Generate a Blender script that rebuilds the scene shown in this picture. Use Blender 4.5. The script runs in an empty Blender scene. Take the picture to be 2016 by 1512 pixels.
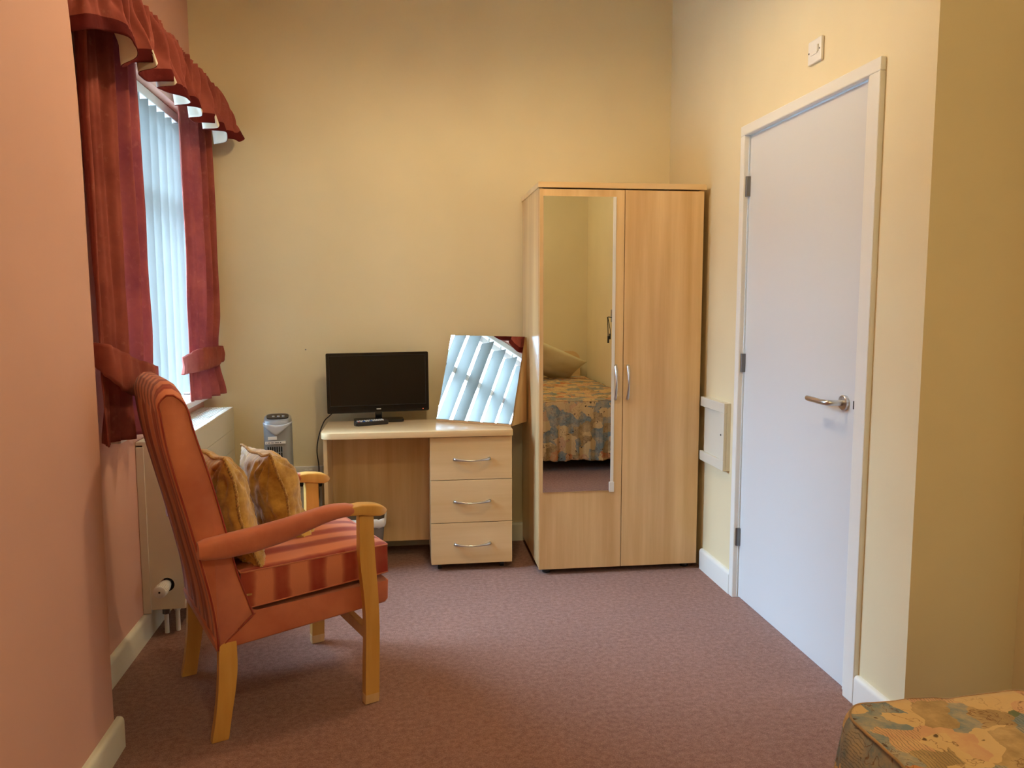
import bpy, bmesh, math, random
from mathutils import Vector, Matrix
random.seed(7)
S = bpy.context.scene
C = S.collection
PI = math.pi
EXPOSURE = 0.04
SKY = 62.0
LAMP_XYZ = (0.28, 2.75, 2.545)
LAMP_COL = (1.0, 0.77, 0.47, 1)
LAMP_STR = 272.0
def _l(r, g, b):
    f = lambda c: (c / 255) / 12.92 if c / 255 <= 0.04045 else ((c / 255 + 0.055) / 1.055) ** 2.4
    return (f(r), f(g), f(b), 1)
CREAM = _l(236, 220, 180)
PINK = _l(226, 176, 156)
VEL1, VEL2, VEL3 = _l(180, 98, 82), _l(132, 58, 48), _l(206, 138, 122)
CH_HI, CH_LO = _l(214, 130, 94), _l(150, 48, 34)
REAR_XY = (0.35, 0.1)
REAR_COL = (1.0, 0.90, 0.54, 1)
REAR_STR = 66.0


# ------------------------------------------------------------------ camera
cd = bpy.data.cameras.new('camera'); cam = bpy.data.objects.new('camera', cd); C.objects.link(cam)
cd.sensor_fit = 'HORIZONTAL'; cd.sensor_width = 36.0; cd.lens = 1562 / 2016 * 36.0
cd.clip_start = 0.02
fwd = Vector(((0.1384622, 0.9849613, -0.1033414))).normalized(); upv = Vector(((0.015835, 0.1021314, 0.9946449))).normalized()
rgt = fwd.cross(upv).normalized(); upv = rgt.cross(fwd)
M = Matrix((rgt, upv, -fwd)).transposed().to_4x4(); M.translation = (0, 0, 1.302)
cam.matrix_world = M
S.camera = cam
S.view_settings.view_transform = 'Standard'
S.view_settings.look = 'None'
S.view_settings.gamma = 1.0
S.view_settings.use_curve_mapping = False
S.view_settings.exposure = EXPOSURE

# ------------------------------------------------------------------ world
w = bpy.data.worlds.new('daylight'); S.world = w; w.use_nodes = True
nt = w.node_tree; nt.nodes.clear()
wo = nt.nodes.new('ShaderNodeOutputWorld'); bg = nt.nodes.new('ShaderNodeBackground')
tc = nt.nodes.new('ShaderNodeTexCoord'); sx = nt.nodes.new('ShaderNodeSeparateXYZ')
rp = nt.nodes.new('ShaderNodeValToRGB')
rp.color_ramp.elements[0].position = 0.0; rp.color_ramp.elements[0].color = (0.16, 0.24, 0.36, 1)
rp.color_ramp.elements[1].position = 0.6; rp.color_ramp.elements[1].color = (0.60, 0.88, 1.22, 1)
nt.links.new(tc.outputs['Generated'], sx.inputs[0]); nt.links.new(sx.outputs['Z'], rp.inputs[0])
nt.links.new(rp.outputs[0], bg.inputs['Color']); nt.links.new(bg.outputs[0], wo.inputs[0])
bg.inputs['Strength'].default_value = SKY

# light portal in the window opening (guides the sampling of the sky)
pl = bpy.data.lights.new('window_portal', 'AREA'); pl.shape = 'RECTANGLE'; pl.size = 1.36; pl.size_y = 1.25
pl.cycles.is_portal = True
po = bpy.data.objects.new('window_portal', pl); C.objects.link(po)
po.location = (-1.24, 3.53, 1.515); po.rotation_euler = (0, -PI / 2, 0)

# ------------------------------------------------------------------ materials
def lin(r, g, b):
    f = lambda c: (c / 255) / 12.92 if c / 255 <= 0.04045 else ((c / 255 + 0.055) / 1.055) ** 2.4
    return (f(r), f(g), f(b), 1)

class NT:
    def __init__(s, name):
        s.m = bpy.data.materials.new(name); s.m.use_nodes = True; s.t = s.m.node_tree
        s.b = s.t.nodes['Principled BSDF']
        s.out = s.t.nodes['Material Output']
    def n(s, k, **p):
        x = s.t.nodes.new('ShaderNode' + k)
        for a, v in p.items(): setattr(x, a, v)
        return x
    def l(s, a, b): s.t.links.new(a, b)
    def ramp(s, inp, stops, interp='LINEAR'):
        r = s.n('ValToRGB'); r.color_ramp.interpolation = interp
        e = r.color_ramp.elements
        while len(e) < len(stops): e.new(0.5)
        for i, (p, c) in enumerate(stops): e[i].position = p; e[i].color = c
        s.l(inp, r.inputs[0]); return r.outputs[0]
    def coord(s, kind='Object', scale=(1, 1, 1), rot=(0, 0, 0)):
        t = s.n('TexCoord'); mp = s.n('Mapping'); mp.inputs['Scale'].default_value = scale
        mp.inputs['Rotation'].default_value = rot
        s.l(t.outputs[kind], mp.inputs[0]); return mp.outputs[0]
    def noise(s, co, scale, detail=3, rough=0.5, out='Fac'):
        x = s.n('TexNoise'); x.inputs['Scale'].default_value = scale; x.inputs['Detail'].default_value = detail
        x.inputs['Roughness'].default_value = rough; s.l(co, x.inputs['Vector']); return x.outputs[out]
    def mix(s, f, a, b, mode='MIX'):
        x = s.n('Mix', data_type='RGBA', blend_type=mode)
        for i, v in ((0, f), (6, a), (7, b)):
            if hasattr(v, 'default_value') or hasattr(v, 'is_linked'): s.l(v, x.inputs[i])
            else: x.inputs[i].default_value = v
        return x.outputs[2]
    def math(s, op, a, b=0.0):
        x = s.n('Math', operation=op)
        for i, v in enumerate((a, b)):
            if isinstance(v, (int, float)): x.inputs[i].default_value = v
            else: s.l(v, x.inputs[i])
        return x.outputs[0]
    def bump(s, h, strength, dist=0.01):
        x = s.n('Bump'); x.inputs['Strength'].default_value = strength; x.inputs['Distance'].default_value = dist
        s.l(h, x.inputs['Height']); s.l(x.outputs[0], s.b.inputs['Normal'])

def plain(name, col, rough=0.5, metal=0.0, spec=0.5, emit=None, es=0, coat=0):
    t = NT(name); t.b.inputs['Base Color'].default_value = col
    t.b.inputs['Roughness'].default_value = rough; t.b.inputs['Metallic'].default_value = metal
    t.b.inputs['Specular IOR Level'].default_value = spec
    t.b.inputs['Coat Weight'].default_value = coat
    if emit: t.b.inputs['Emission Color'].default_value = emit; t.b.inputs['Emission Strength'].default_value = es
    return t.m

def paint(name, col, var=0.04, rough=0.75):
    t = NT(name); co = t.coord()
    n = t.noise(co, 1.7, 3)
    c2 = tuple(max(0, c * (1 - var * 2)) for c in col[:3]) + (1,)
    t.l(t.ramp(n, [(0.3, c2), (0.7, col)]), t.b.inputs['Base Color'])
    t.b.inputs['Roughness'].default_value = rough; t.b.inputs['Specular IOR Level'].default_value = 0.3
    t.bump(t.noise(co, 160, 2), 0.08, 0.002)
    return t.m

def wood(name, c1, c2, scale=(22, 22, 1.2), rough=0.3, spec=0.45, coat=0.15, flecks=True):
    t = NT(name); co = t.coord(scale=scale)
    n = t.noise(co, 1.0, 6, 0.62)
    co2 = t.coord(scale=tuple(v * 0.35 for v in scale)); n2 = t.noise(co2, 1.6, 2)
    wv = t.n('TexWave'); wv.wave_type = 'BANDS'; wv.bands_direction = 'DIAGONAL'
    wv.inputs['Scale'].default_value = 0.25; wv.inputs['Distortion'].default_value = 14; wv.inputs['Detail'].default_value = 3
    t.l(co2, wv.inputs[0])
    f = t.math('ADD', t.math('MULTIPLY', n, 0.6), t.math('MULTIPLY', n2, 0.25))
    f = t.math('ADD', f, t.math('MULTIPLY', wv.outputs['Fac'], 0.15))
    t.l(t.ramp(f, [(0.3, c2), (0.68, c1)]), t.b.inputs['Base Color'])
    t.b.inputs['Roughness'].default_value = rough; t.b.inputs['Specular IOR Level'].default_value = spec
    t.b.inputs['Coat Weight'].default_value = coat; t.b.inputs['Coat Roughness'].default_value = 0.12
    t.bump(n, 0.04, 0.001)
    return t.m

def carpet():
    t = NT('carpet_pile'); co = t.coord()
    n = t.noise(co, 260, 2, 0.7); n2 = t.noise(co, 55, 3, 0.6); n3 = t.noise(co, 1.3, 2)
    a = t.ramp(n, [(0.30, CARP_D), (0.55, CARP_M), (0.75, CARP_L)])
    b = t.mix(0.35, a, t.ramp(n2, [(0.35, CARP_D), (0.7, CARP_L)]))
    c = t.mix(0.25, b, t.ramp(n3, [(0.3, CARP_D), (0.7, CARP_M)]))
    t.l(c, t.b.inputs['Base Color']); t.b.inputs['Roughness'].default_value = 0.97
    t.b.inputs['Specular IOR Level'].default_value = 0.1
    t.b.inputs['Sheen Weight'].default_value = 0.15
    t.bump(n, 0.6, 0.006)
    return t.m

def velvet(name, c1, c2, pale):
    t = NT(name); co = t.coord()
    n = t.noise(co, 7, 4, 0.65); n2 = t.noise(t.coord(scale=(1, 1, 1)), 38, 3, 0.6)
    base = t.ramp(n, [(0.3, c2), (0.7, c1)])
    t.l(t.mix(t.ramp(n2, [(0.60, (0, 0, 0, 1)), (0.80, (0.5, 0.5, 0.5, 1))]), base, pale), t.b.inputs['Base Color'])
    t.b.inputs['Roughness'].default_value = 0.85; t.b.inputs['Specular IOR Level'].default_value = 0.2
    t.b.inputs['Sheen Weight'].default_value = 0.35; t.b.inputs['Sheen Roughness'].default_value = 0.4
    t.b.inputs['Sheen Tint'].default_value = pale
    t.bump(n2, 0.25, 0.004)
    tr = t.n('BsdfTranslucent'); tr.inputs[0].default_value = (c1[0] * 1.25, c1[1] * 1.9, c1[2] * 3.2, 1)
    mx = t.n('MixShader'); mx.inputs[0].default_value = 0.24
    t.l(t.b.outputs[0], mx.inputs[1]); t.l(tr.outputs[0], mx.inputs[2]); t.l(mx.outputs[0], t.out.inputs[0])
    return t.m

def stripes(name, axis, freq, phase=0.0, hi=None, lo=None, soft=0.0, rough=0.62, harm=0.14):
    # broad woven stripes along one object axis, slightly blotchy like faded velour
    t = NT(name); tcn = t.n('TexCoord'); sep = t.n('SeparateXYZ'); t.l(tcn.outputs['Object'], sep.inputs[0])
    n = t.noise(tcn.outputs['Object'], 9, 3); 
    v = t.math('ADD', t.math('MULTIPLY', sep.outputs[axis], freq), phase)
    v = t.math('ADD', v, t.math('MULTIPLY', n, soft))
    s1 = t.math('SINE', v); s2 = t.math('SINE', t.math('MULTIPLY', v, 3.0))
    v2 = t.math('ADD', t.math('MULTIPLY', s1, 0.38), t.math('MULTIPLY', s2, harm))
    v2 = t.math('ADD', v2, 0.5)
    v2 = t.math('ADD', v2, t.math('MULTIPLY', t.math('SUBTRACT', n, 0.5), 0.5))
    col = t.ramp(v2, [(0.12, lo), (0.42, tuple((a * 0.55 + b * 0.45) for a, b in zip(lo, hi))), (0.66, hi)])
    t.l(col, t.b.inputs['Base Color'])
    t.b.inputs['Roughness'].default_value = rough; t.b.inputs['Specular IOR Level'].default_value = 0.25
    t.b.inputs['Sheen Weight'].default_value = 0.25; t.b.inputs['Sheen Roughness'].default_value = 0.45
    t.bump(t.noise(tcn.outputs['Object'], 300, 2), 0.15, 0.002)
    return t.m

def blotchy(name, c1, c2, sc=5, rough=0.7, bumpn=60, bs=0.2, sheen=0.3):
    t = NT(name); co = t.coord(); n = t.noise(co, sc, 4, 0.6)
    t.l(t.ramp(n, [(0.32, c2), (0.66, c1)]), t.b.inputs['Base Color'])
    t.b.inputs['Roughness'].default_value = rough; t.b.inputs['Specular IOR Level'].default_value = 0.25
    t.b.inputs['Sheen Weight'].default_value = sheen
    t.bump(t.noise(co, bumpn, 3), bs, 0.004)
    return t.m

def patchwork():
    t = NT('printed_bedspread_cotton')
    uv = t.coord('UV')
    nz = t.noise(uv, 7, 4, 0.6, 'Color')
    d = t.n('VectorMath', operation='MULTIPLY_ADD'); t.l(nz, d.inputs[0]); d.inputs[1].default_value = (0.10, 0.10, 0); t.l(uv, d.inputs[2])
    vo = t.n('TexVoronoi', distance='CHEBYCHEV'); vo.inputs['Scale'].default_value = 12.7; t.l(d.outputs[0], vo.inputs['Vector'])
    sep = t.n('SeparateColor'); t.l(vo.outputs['Color'], sep.inputs[0])
    O_, B_, G_, R_, P_, T_ = lin(206, 170, 118), lin(122, 130, 126), lin(104, 108, 76), lin(190, 112, 66), lin(200, 152, 112), lin(160, 130, 88)
    col = t.ramp(sep.outputs[0], [(0.0, O_), (0.2, B_), (0.36, P_), (0.48, O_), (0.60, R_), (0.66, B_), (0.80, T_), (0.94, G_)], 'CONSTANT')
    wash = t.noise(uv, 14, 5, 0.7)
    col = t.mix(t.ramp(wash, [(0.42, (0, 0, 0, 1)), (0.72, (0.75, 0.75, 0.75, 1))]), col, lin(214, 178, 124))
    # brush-stroke streaks in some of the patches
    wv = t.n('TexWave'); wv.inputs['Scale'].default_value = 48; wv.inputs['Distortion'].default_value = 6; wv.inputs['Detail'].default_value = 2
    t.l(uv, wv.inputs[0])
    st = t.math('MULTIPLY', t.ramp(wv.outputs['Fac'], [(0.74, (0, 0, 0, 1)), (0.92, (1, 1, 1, 1))]), t.ramp(sep.outputs[1], [(0.72, (0, 0, 0, 1)), (0.76, (0.5, 0.5, 0.5, 1))]))
    col = t.mix(st, col, lin(86, 82, 70))
    # little inked flowers and dots
    v2 = t.n('TexVoronoi'); v2.inputs['Scale'].default_value = 34; t.l(d.outputs[0], v2.inputs['Vector'])
    dots = t.math('MULTIPLY', t.ramp(v2.outputs['Distance'], [(0.14, (1, 1, 1, 1)), (0.20, (0, 0, 0, 1))]), t.ramp(sep.outputs[2], [(0.45, (0, 0, 0, 1)), (0.50, (0.9, 0.9, 0.9, 1))]))
    col = t.mix(dots, col, lin(74, 54, 40))
    n4 = t.noise(d.outputs[0], 22, 3, 0.6)
    ln = t.ramp(n4, [(0.485, (0, 0, 0, 1)), (0.5, (0.8, 0.8, 0.8, 1)), (0.515, (0, 0, 0, 1))])
    col = t.mix(t.math('MULTIPLY', ln, t.ramp(sep.outputs[1], [(0.50, (1, 1, 1, 1)), (0.55, (0, 0, 0, 1))])), col, lin(110, 70, 46))
    t.l(col, t.b.inputs['Base Color']); t.b.inputs['Roughness'].default_value = 0.9
    t.b.inputs['Specular IOR Level'].default_value = 0.15
    t.bump(t.noise(uv, 60, 3), 0.3, 0.004)
    return t.m

def blind_fabric():
    t = NT('blind_vane_fabric')
    df = t.n('BsdfDiffuse'); df.inputs[0].default_value = (0.25, 0.25, 0.23, 1)
    tr = t.n('BsdfTranslucent'); tr.inputs[0].default_value = (0.25, 0.25, 0.23, 1)
    mx = t.n('MixShader'); mx.inputs[0].default_value = 0.12
    t.l(df.outputs[0], mx.inputs[1]); t.l(tr.outputs[0], mx.inputs[2]); t.l(mx.outputs[0], t.out.inputs[0])
    return t.m

def glass_pane():
    t = NT('window_glass')
    tp = t.n('BsdfTransparent'); tp.inputs[0].default_value = (0.96, 0.98, 0.98, 1)
    gl = t.n('BsdfGlossy'); gl.inputs['Roughness'].default_value = 0.02
    mx = t.n('MixShader'); mx.inputs[0].default_value = 0.06
    t.l(tp.outputs[0], mx.inputs[1]); t.l(gl.outputs[0], mx.inputs[2]); t.l(mx.outputs[0], t.out.inputs[0])
    return t.m

def shade_fabric():
    t = NT('lamp_shade_fabric')
    df = t.n('BsdfDiffuse'); df.inputs[0].default_value = (0.75, 0.68, 0.55, 1)
    tr = t.n('BsdfTranslucent'); tr.inputs[0].default_value = (0.80, 0.66, 0.48, 1)
    mx = t.n('MixShader'); mx.inputs[0].default_value = 0.45
    t.l(df.outputs[0], mx.inputs[1]); t.l(tr.outputs[0], mx.inputs[2]); t.l(mx.outputs[0], t.out.inputs[0])
    return t.m

CARP_D, CARP_M, CARP_L = lin(106, 68, 53), lin(151, 107, 91), lin(200, 158, 141)
m_cream = paint('cream_wall_paint', CREAM)
m_pink = paint('pink_wall_paint', PINK)
m_ceil = paint('white_ceiling_paint', lin(235, 230, 220))
m_carpet = carpet()
m_gloss = plain('white_gloss_paint', lin(236, 234, 226), 0.35)
m_door = plain('white_satin_door_paint', lin(219, 220, 220), 0.42)
m_skirt = plain('cream_gloss_paint', lin(232, 228, 208), 0.38)
m_beech = wood('beech_laminate', lin(236, 203, 151), lin(208, 167, 113))
m_beech_h = wood('beech_laminate_crosswise', lin(238, 208, 160), lin(220, 184, 130), scale=(1.2, 22, 22))
m_beech_edge = plain('beech_edging_dark', lin(178, 134, 84), 0.5)
m_oak = wood('lacquered_chair_beech', lin(226, 176, 96), lin(208, 152, 68), scale=(30, 30, 3), rough=0.35, coat=0.25)
m_mirror = plain('silvered_mirror', (0.90, 0.92, 0.90, 1), 0.0, 1.0)
m_steel = plain('brushed_steel', (0.62, 0.62, 0.62, 1), 0.28, 1.0)
m_hinge = plain('dark_hinge_steel', (0.22, 0.21, 0.20, 1), 0.35, 1.0)
m_black = plain('black_plastic', (0.010, 0.010, 0.011, 1), 0.35)
m_gloss_black = plain('glossy_black_plastic', (0.006, 0.006, 0.007, 1), 0.12)
m_screen = plain('black_screen_glass', (0.006, 0.005, 0.004, 1), 0.22, spec=0.5)
m_dark = plain('shadow_gap_black', (0.01, 0.01, 0.01, 1), 0.8)
m_white_pl = plain('white_plastic', lin(232, 230, 224), 0.4)
m_cream_metal = plain('cream_enamelled_steel', lin(222, 216, 198), 0.42)
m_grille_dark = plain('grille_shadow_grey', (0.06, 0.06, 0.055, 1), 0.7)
m_silver_pl = plain('silver_plastic', lin(150, 152, 154), 0.38, 0.25)
m_silver_lt = plain('pale_silver_plastic', lin(196, 202, 208), 0.3, 0.3)
m_brass = plain('aged_brass', (0.50, 0.34, 0.10, 1), 0.3, 1.0)
m_velvet = velvet('rust_red_velvet', VEL1, VEL2, VEL3)
m_hem = velvet('dark_red_velvet_band', lin(112, 34, 30), lin(84, 20, 20), lin(140, 60, 56))
m_lining = plain('ivory_curtain_lining', lin(226, 218, 200), 0.8)
m_blind = blind_fabric()
m_glass = glass_pane()
m_shade = shade_fabric()
HI, LO = CH_HI, CH_LO
m_str_y = stripes('chair_stripe_fabric_back', 'Y', 95, 0.4, HI, LO, 0.6)
m_str_top = stripes('chair_stripe_fabric_seat', 'Y', 62, 1.2, HI, LO, 1.2, harm=0.05)
m_str_x = stripes('chair_stripe_fabric_side', 'X', 58, 0.9, HI, LO, 1.6, harm=0.06)
m_plainfab = blotchy('chair_plain_salmon_fabric', HI, tuple(h * 0.45 + l * 0.55 for h, l in zip(HI, LO)), 4.2)
m_gold = blotchy('mustard_crushed_velvet', lin(220, 176, 88), lin(160, 112, 40), 16, 0.6, 26, 0.9, 0.5)
m_cord = blotchy('gold_twisted_cord', lin(206, 166, 98), lin(160, 112, 52), 90, 0.7, 180, 0.6, 0.2)
m_spread = patchwork()
m_pillow = blotchy('cream_pillowcase_cotton', lin(232, 222, 184), lin(218, 206, 164), 3, 0.9, 30, 0.15, 0.0)
m_dark_fab = plain('black_divan_fabric', (0.012, 0.011, 0.011, 1), 0.9)
m_brick = blotchy('pale_outdoor_brick', lin(190, 168, 150), lin(150, 128, 112), 6, 0.9)
m_ground = blotchy('outdoor_paving', lin(150, 150, 148), lin(120, 120, 118), 3, 0.95)
m_cable = plain('black_cable_rubber', (0.012, 0.012, 0.012, 1), 0.5)
m_grey_bin = plain('grey_bin_plastic', lin(120, 112, 106), 0.45)
m_liner = plain('white_bin_liner', lin(228, 226, 222), 0.5)

# ------------------------------------------------------------------ mesh helpers
def link(name, bm, mats, parent=None, smooth=False, loc=None, rot=None):
    me = bpy.data.meshes.new(name)
    bmesh.ops.recalc_face_normals(bm, faces=bm.faces)
    bm.to_mesh(me); bm.free()
    if not isinstance(mats, (list, tuple)): mats = [mats]
    for m in mats: me.materials.append(m)
    if smooth:
        for p in me.polygons: p.use_smooth = True
    o = bpy.data.objects.new(name, me); C.objects.link(o)
    if parent: o.parent = parent
    if loc: o.location = loc
    if rot: o.rotation_euler = rot
    return o

def auto_smooth(o, ang=35):
    me = o.data
    for p in me.polygons: p.use_smooth = True
    bm = bmesh.new(); bm.from_mesh(me)
    for e in bm.edges:
        e.smooth = not (len(e.link_faces) == 2 and e.calc_face_angle(0) > math.radians(ang))
    bm.to_mesh(me); bm.free()
    return o

def thing(name, label, cat, loc=(0, 0, 0), rz=0, group=None):
    o = bpy.data.objects.new(name, None); C.objects.link(o)
    o.location = loc; o.rotation_euler = (0, 0, rz); o.empty_display_size = 0.05
    return tag(o, label, cat, group)

def tag(o, label, cat, group=None):
    o['label'] = label; o['category'] = cat
    if group: o['group'] = group
    return o

def struct(o, label=None):
    o['kind'] = 'structure'
    if label: o['label'] = label
    return o

def box(bm, a, b, bev=0.0, seg=2, mat=0):
    r = bmesh.ops.create_cube(bm, size=1.0)
    vs = r['verts']
    c = [(a[i] + b[i]) / 2 for i in range(3)]; s = [abs(b[i] - a[i]) for i in range(3)]
    for v in vs: v.co = Vector([c[i] + v.co[i] * s[i] for i in range(3)])
    fs = {f for v in vs for f in v.link_faces}
    for f in fs: f.material_index = mat
    if bev > 0:
        es = list({e for v in vs for e in v.link_edges})
        rr = bmesh.ops.bevel(bm, geom=es, offset=min(bev, min(s) * 0.45), segments=seg, profile=0.5, affect='EDGES')
        for f in rr['faces']: f.material_index = mat
    return bm

def B(a, b, bev=0.0, seg=2):
    return box(bmesh.new(), a, b, bev, seg)

def prism(bm, pts, axis, lo, hi, mat=0, bev=0.0, seg=2):
    """closed 2-D profile pts extruded along axis ('x','y','z')"""
    def mk(p, h):
        if axis == 'x': return Vector((h, p[0], p[1]))
        if axis == 'y': return Vector((p[0], h, p[1]))
        return Vector((p[0], p[1], h))
    v0 = [bm.verts.new(mk(p, lo)) for p in pts]; v1 = [bm.verts.new(mk(p, hi)) for p in pts]
    n = len(pts); fs = []
    fs.append(bm.faces.new(v0)); fs.append(bm.faces.new(v1[::-1]))
    for i in range(n): fs.append(bm.faces.new((v0[i], v1[i], v1[(i + 1) % n], v0[(i + 1) % n])))
    for f in fs: f.material_index = mat
    if bev > 0:
        es = list({e for f in fs[:2] for e in f.edges})
        bmesh.ops.bevel(bm, geom=es, offset=bev, segments=seg, profile=0.5, affect='EDGES')
    return bm

def tube(bm, pts, r, seg=12, cap=True, mat=0, flat=None):
    """round tube (radius number or list) through pts"""
    pts = [Vector(p) for p in pts]; n = len(pts)
    rs = r if isinstance(r, (list, tuple)) else [r] * n
    rings = []; up = Vector((0, 0, 1)); prev = None
    for i, p in enumerate(pts):
        d = (pts[min(i + 1, n - 1)] - pts[max(i - 1, 0)]).normalized()
        if prev is None:
            a = d.cross(up)
            if a.length < 1e-3: a = d.cross(Vector((1, 0, 0)))
        else:
            a = prev - d * prev.dot(d)
        a.normalize(); b = d.cross(a); prev = a
        ring = []
        for k in range(seg):
            t = 2 * PI * k / seg
            ring.append(bm.verts.new(p + (a * math.cos(t) + b * math.sin(t)) * rs[i]))
        rings.append(ring)
    for i in range(n - 1):
        for k in range(seg):
            f = bm.faces.new((rings[i][k], rings[i][(k + 1) % seg], rings[i + 1][(k + 1) % seg], rings[i + 1][k])); f.material_index = mat
    if cap:
        bm.faces.new(rings[0][::-1]).material_index = mat; bm.faces.new(rings[-1]).material_index = mat
    return bm

def bez(pts, n=24):
    """Catmull-Rom through pts"""
    P = [Vector(p) for p in pts]; P = [P[0] * 2 - P[1]] + P + [P[-1] * 2 - P[-2]]
    out = []
    m = len(P) - 3
    for i in range(m):
        for k in range(n // m + 1):
            t = k / (n // m + 1)
            a, b, c, d = P[i:i + 4]
            out.append(0.5 * ((2 * b) + (c - a) * t + (2 * a - 5 * b + 4 * c - d) * t * t + (3 * b - a - 3 * c + d) * t ** 3))
    out.append(P[-2]); return out

def lathe(bm, prof, seg=32, mat=0, axis='z', origin=(0, 0, 0)):
    rings = []
    for (r, h) in prof:
        ring = []
        for k in range(seg):
            t = 2 * PI * k / seg
            x, y = r * math.cos(t), r * math.sin(t)
            if axis == 'z': v = (x, y, h)
            elif axis == 'x': v = (h, x, y)
            else: v = (x, h, y)
            ring.append(bm.verts.new(Vector(v) + Vector(origin)))
        rings.append(ring)
    for i in range(len(rings) - 1):
        for k in range(seg):
            bm.faces.new((rings[i][k], rings[i][(k + 1) % seg], rings[i + 1][(k + 1) % seg], rings[i + 1][k])).material_index = mat
    if prof[0][0] > 1e-5: bm.faces.new(rings[0][::-1]).material_index = mat
    if prof[-1][0] > 1e-5: bm.faces.new(rings[-1]).material_index = mat
    bmesh.ops.remove_doubles(bm, verts=[v for r in rings for v in r], dist=1e-6)
    return bm

def grid(bm, fn, nu, nv, mat=0, uvfn=None, matfn=None, closed_u=False):
    vs = [[bm.verts.new(fn(i / (nu if closed_u else nu - 1), j / (nv - 1))) for i in range(nu)] for j in range(nv)]
    uvl = bm.loops.layers.uv.verify() if uvfn else None
    fs = []
    for j in range(nv - 1):
        for i in range(nu if closed_u else nu - 1):
            i2 = (i + 1) % nu
            f = bm.faces.new((vs[j][i], vs[j][i2], vs[j + 1][i2], vs[j + 1][i]))
            f.material_index = matfn(i / (nu - 1), j / (nv - 1)) if matfn else mat
            fs.append(f)
            if uvl:
                for lp, (a, b) in zip(f.loops, ((i, j), (i + 1, j), (i + 1, j + 1), (i, j + 1))):
                    lp[uvl].uv = uvfn(a / (nu - 1), b / (nv - 1))
    return fs

def solid(o, th, offset=0.0, mat_off=0, rim=0):
    m = o.modifiers.new('thickness', 'SOLIDIFY'); m.thickness = th; m.offset = offset
    m.material_offset = mat_off; m.material_offset_rim = rim
    return o

def subsurf(o, n=1):
    m = o.modifiers.new('smooth', 'SUBSURF'); m.levels = n; m.render_levels = n; return o

def rrect(w, h, r, seg=6):
    pts = []
    for cx, cy, a0 in ((w / 2 - r, h / 2 - r, 0), (-w / 2 + r, h / 2 - r, 90), (-w / 2 + r, -h / 2 + r, 180), (w / 2 - r, -h / 2 + r, 270)):
        for k in range(seg + 1):
            t = math.radians(a0 + 90 * k / seg); pts.append((cx + r * math.cos(t), cy + r * math.sin(t)))
    return pts

def text_obj(name, s, size, mat, parent, loc, rot, ext=0.0004):
    cu = bpy.data.curves.new(name, 'FONT'); cu.body = s; cu.size = size; cu.extrude = ext
    cu.align_x = 'CENTER'; cu.align_y = 'CENTER'
    t = bpy.data.objects.new(name, cu); C.objects.link(t)
    dg = bpy.context.evaluated_depsgraph_get()
    me = bpy.data.meshes.new_from_object(t.evaluated_get(dg)); bpy.data.objects.remove(t)
    me.materials.clear(); me.materials.append(mat)
    o = bpy.data.objects.new(name, me); C.objects.link(o); o.parent = parent; o.location = loc; o.rotation_euler = rot
    return o

# ================================================================== ROOM SHELL
XL, XP, XR, YB = -1.0, -0.84, 1.45, 4.205
ZC = 3.05
YC = 2.042           # outside corner of the right-hand wall
XA, YH = 1.80, -0.80 # alcove wall and wall behind the bed head
WY0, WY1, WZ0, WZ1 = 2.90, 4.16, 0.84, 2.20
def room():
    struct(link('floor', B((-1.3, YH - 0.15, -0.1), (1.95, YB + 0.15, 0.0)), m_carpet), 'brown mauve fitted carpet')
    struct(link('ceiling', B((-1.3, YH - 0.15, ZC), (1.95, YB + 0.15, ZC + 0.1)), m_ceil))
    struct(link('wall_back', B((-1.3, YB, 0), (1.65, YB + 0.15, ZC)), m_cream))
    # right wall with the door opening
    bm = bmesh.new()
    dy0, dy1, dz = 2.345, 3.255, 2.03
    box(bm, (XR, YC, 0), (XR + 0.2, dy0, ZC)); box(bm, (XR, dy1, 0), (XR + 0.2, YB, ZC)); box(bm, (XR, dy0, dz), (XR + 0.2, dy1, ZC))
    box(bm, (XR + 0.2, YC, 0), (XA + 0.15, YC + 0.12, ZC))
    struct(link('wall_right', bm, m_cream))
    struct(link('wall_alcove', B((XA, YH, 0), (XA + 0.15, YC, ZC)), m_cream))
    struct(link('wall_rear', B((-1.3, YH - 0.15, 0), (XA + 0.15, YH, ZC)), m_cream))
    # near left wall: plaster nib, end slightly out of true towards the top
    bm = bmesh.new()
    nz = 30
    def prof(z):
        ye = 2.345 - (0.048 * ((z - 1.6) / 0.485) ** 2 if z > 1.6 else 0) - 0.004 * math.sin(z * 5)
        r = 0.018
        pts = [(-1.3, YH), (XP, YH)]
        for k in range(6):
            t = PI / 2 * k / 5
            pts.append((XP - r + r * math.cos(t), ye - r + r * math.sin(t)))
        pts.append((-1.3, ye)); return pts
    rows = []
    for k in range(nz + 1):
        z = ZC * k / nz; rows.append([bm.verts.new((x, y, z)) for x, y in prof(min(z, 2.5))])
    for a, b in zip(rows, rows[1:]):
        n = len(a)
        for i in range(n): bm.faces.new((a[i], a[(i + 1) % n], b[(i + 1) % n], b[i]))
    bm.faces.new(rows[0]); bm.faces.new(rows[-1])
    struct(auto_smooth(link('wall_pier', bm, m_pink), 40))
    # window wall with the opening
    bm = bmesh.new(); xo = XL - 0.3
    box(bm, (xo, 2.2, 0), (XL, WY0, ZC)); box(bm, (xo, WY1, 0), (XL, YB, ZC))
    box(bm, (xo, WY0, 0), (XL, WY1, WZ0 - 0.03)); box(bm, (xo, WY0, WZ1), (XL, WY1, ZC))
    struct(link('wall_left', bm, m_pink))

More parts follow.
